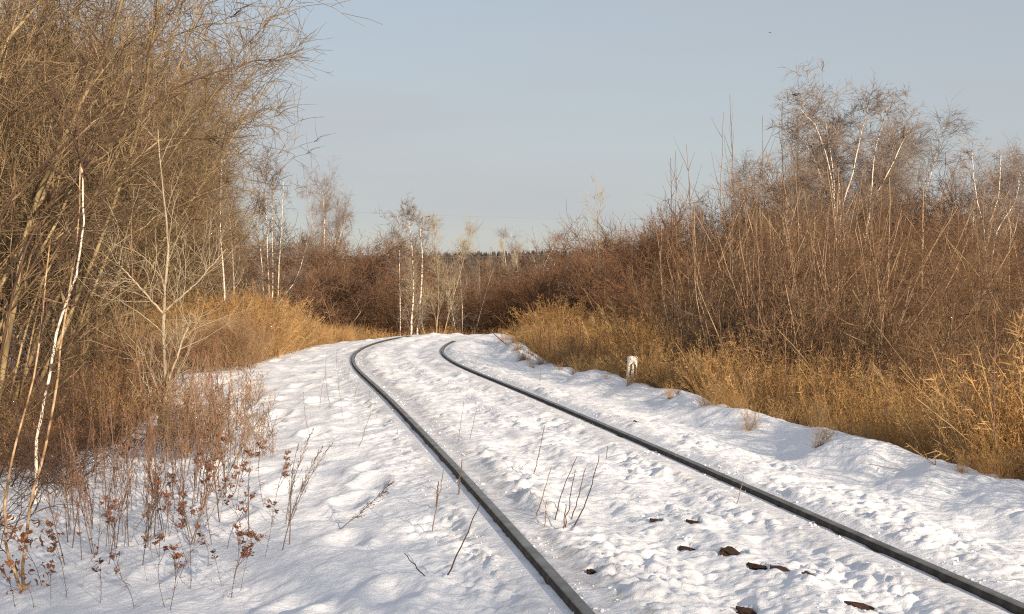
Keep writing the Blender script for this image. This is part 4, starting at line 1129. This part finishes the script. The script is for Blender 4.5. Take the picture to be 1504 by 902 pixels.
# ------------------------------------------------------------------ far forest, wires, birds
def far_forest():
    m = bark('conifer_needles', [(.030, .026, .026), (.050, .042, .040), (.075, .062, .055)], .2)
    n = 5200
    x = RNG.uniform(-260, 210, n); y = RNG.uniform(500, 760, n)
    z = terrain(x, y, False)
    hh = RNG.uniform(3, 5.6, n) ; rr = hh * RNG.uniform(.16, .26, n)
    Vs, Fs = [], []
    k = 6
    lay = [(0, .6), (.05, 1.), (.42, .62), (.44, .8), (.72, .35), (.74, .45), (1., .02)]
    ang = np.arange(k) * 2 * math.pi / k
    V = np.zeros((n, len(lay), k, 3))
    for j, (a, b) in enumerate(lay):
        jr = RNG.uniform(.7, 1.25, (n, k))
        V[:, j, :, 0] = x[:, None] + rr[:, None] * b * jr * np.cos(ang); V[:, j, :, 1] = y[:, None] + rr[:, None] * b * jr * np.sin(ang)
        V[:, j, :, 2] = z[:, None] + hh[:, None] * a
    I = np.arange(n * len(lay) * k).reshape(n, len(lay), k)
    a = I[:, :-1]; b = np.roll(a, -1, 2); d = I[:, 1:]; c = np.roll(d, -1, 2)
    link('conifer_forest', mesh_np('conifer_forest', V.reshape(-1, 3), np.stack([a, b, c, d], -1).reshape(-1, 4), m), kind='stuff', label='dark distant conifer forest on the low hill beyond the bend', cat='forest')
far_forest()
wm, _, wb = new_mat('cable'); wb.inputs['Base Color'].default_value = (.12, .12, .13, 1)
def wire(p0, p1, sag, r, lab):
    a, b = P(*p0), P(*p1)
    t = np.linspace(0, 1, 40)
    pts = a[None] * (1 - t[:, None]) + b[None] * t[:, None]; pts[:, 2] -= sag * 4 * t * (1 - t)
    V, F = tubes(pts[None] - a, np.full((1, 40), r), 4)
    link('power_cable', mesh_np('power_cable', V, F, wm), label=lab, cat='power cable', loc=tuple(a))
wire((360, 368, 190), (1000, 352, 200), 1.1, .020, 'lowest thin power cable just above the far trees')
wire((380, 374, 191), (1000, 359, 201), 1.1, .018, 'second thin power cable hanging close below the lowest sky line of the far trees')
wire((300, 300, 190), (1100, 322, 200), .7, .006, 'faint upper power cable crossing the sky behind the bird')
def bird(px, py, Y, L, lab, facing, name='black_bird'):
    bm_, nt, bs = new_mat('black_feathers'); noise_col(nt, bs, [(.012, .012, .014), (.03, .03, .035)], 20.)
    c = P(px, py, Y)
    w = thing(name, tuple(c), lab, 'bird', None, facing)
    # body runs along x: tail, body, neck, head
    st = [(-.95, .03, -.05), (-.5, .05, .0), (-.35, .12, .0), (-.1, .19, -.02), (.15, .19, 0), (.32, .12, .07), (.42, .11, .13), (.52, .10, .15), (.60, .04, .14), (.72, .01, .12)]
    Pn = np.array([[(a, 0, z) for a, r, z in st]]) * L * .6; R = np.array([[r for a, r, z in st]]) * L * .6
    V, F = tubes(Pn, R, 10); link('body', mesh_np('body', V, F, bm_, True), w)
    for sgn in (-1, 1):
        pv = np.array([[.15, .15, .05], [.1, .5, .14], [-.15, 1.0, .10], [-.45, 1.15, .05], [-.3, .6, .05], [-.3, .17, .02]]) * [1, sgn, 1] * L * .5
        V2 = np.concatenate([pv, pv - [0, 0, L * .02]]); k2 = 6
        Fq = np.array([[i, (i + 1) % k2, (i + 1) % k2 + k2, i + k2] for i in range(k2)])
        Fh = np.array([list(range(6)), list(range(11, 5, -1))])
        if name == 'black_bird': link('wing', mesh_np('wing', V2, [Fq, Fh], bm_), w)
        else:
            V2 = V2 * [1.4, .35, -.8]; link('wing', mesh_np('wing', V2, [Fq, Fh], bm_), w)
    return w
bird(630, 318, 46, .20, 'small black bird over the crown of the round grey tree ahead', 1.2)
bird(1131, 48, 60, .16, 'tiny black bird flying high in the sky above the weeping birches', .6)
bird(1169, 139, 30.2, .25, 'dark long tailed bird perched on the top left of the broad birch', .15, 'perched_bird')


# ------------------------------------------------------------------ say which shrub is which
LAND_L = [(0, 'cut by the left edge'), (60, 'behind the orange birch stems'), (150, 'behind the slender white birch'), (225, 'beside the thin crooked sapling'), (290, 'behind the forked grey sapling'), (700, 'near the slender upright birch')]
LAND_R = [(990, 'left of the close pair of whips'), (1060, 'behind the close pair of whips'), (1110, 'around the tallest bare whip'), (1180, 'left of the broad birch'), (1245, 'below left half of broad birch'), (1320, 'below right half of broad birch'), (1420, 'right of the broad birch'), (9999, 'by the right edge')]
LAND_M = [(430, 'behind the white birch clump'), (500, 'under the lone pale birch'), (580, 'between lone birch and white trunks'), (630, 'behind the two white trunks'), (680, 'around the round crowned tree'), (750, 'left of the pale tufted birch'), (800, 'below the pale tufted birch'), (860, 'right of the far hill'), (900, 'at the tall spindly tree'), (9999, 'right of the tall spindly tree')]
SHORT = {'olive shrubs of the thicket left of the track': ('olive tangled shrub', LAND_L), 'low shrubs at the foot of the left thicket': ('low sprawling shrub', LAND_L),
         'reddish bushes beyond the bend': ('reddish brown bush', LAND_M), 'olive bushes beyond the bend': ('olive brown bush', LAND_M), 'brown bushes beyond the crest': ('low dark brown bush', LAND_M),
         'reddish bushes right of the bend': ('reddish bush', LAND_M), 'brown bushes right of the bend': ('dark brown bush', LAND_M),
         'brown bushes in the right hand wood': ('dense brown bush', LAND_R), 'olive bushes in the right hand wood': ('olive brown bush', LAND_R), 'brown bushes in the right hand wood, left side': ('brown bush', LAND_R),
         'upright whip stemmed shrubs at the edge of the right hand wood': ('whip stemmed shrub', LAND_R), 'arching olive shrubs at the right edge': ('arching olive shrub', LAND_R)}
ORD = ['nearest of its kind', 'second nearest', 'third nearest', 'fourth nearest', 'fifth nearest', 'sixth nearest', 'seventh nearest', 'eighth nearest', 'ninth nearest', 'farthest back']
buckets = {}
for o in col.objects:
    g = o.get('group')
    if g in SHORT and o.parent is None:
        base, land = SHORT[g]
        px = o.location.x / o.location.y * FPX + W / 2
        lm = next(t for lim_, t in land if px < lim_)
        buckets.setdefault((base, lm), []).append(o)
for (base, lm), obs in buckets.items():
    obs.sort(key=lambda o: o.location.y)
    for i, o in enumerate(obs):
        o['label'] = base + ' ' + lm + (', ' + ORD[min(i, 9)] if len(obs) > 1 else '')
tot = 0
for me in bpy.data.meshes: tot += sum(1 for _ in ()) + len(me.loops) - 2 * len(me.polygons)
print('TRIANGLES in mesh data:', tot, 'objects', len(bpy.data.objects))
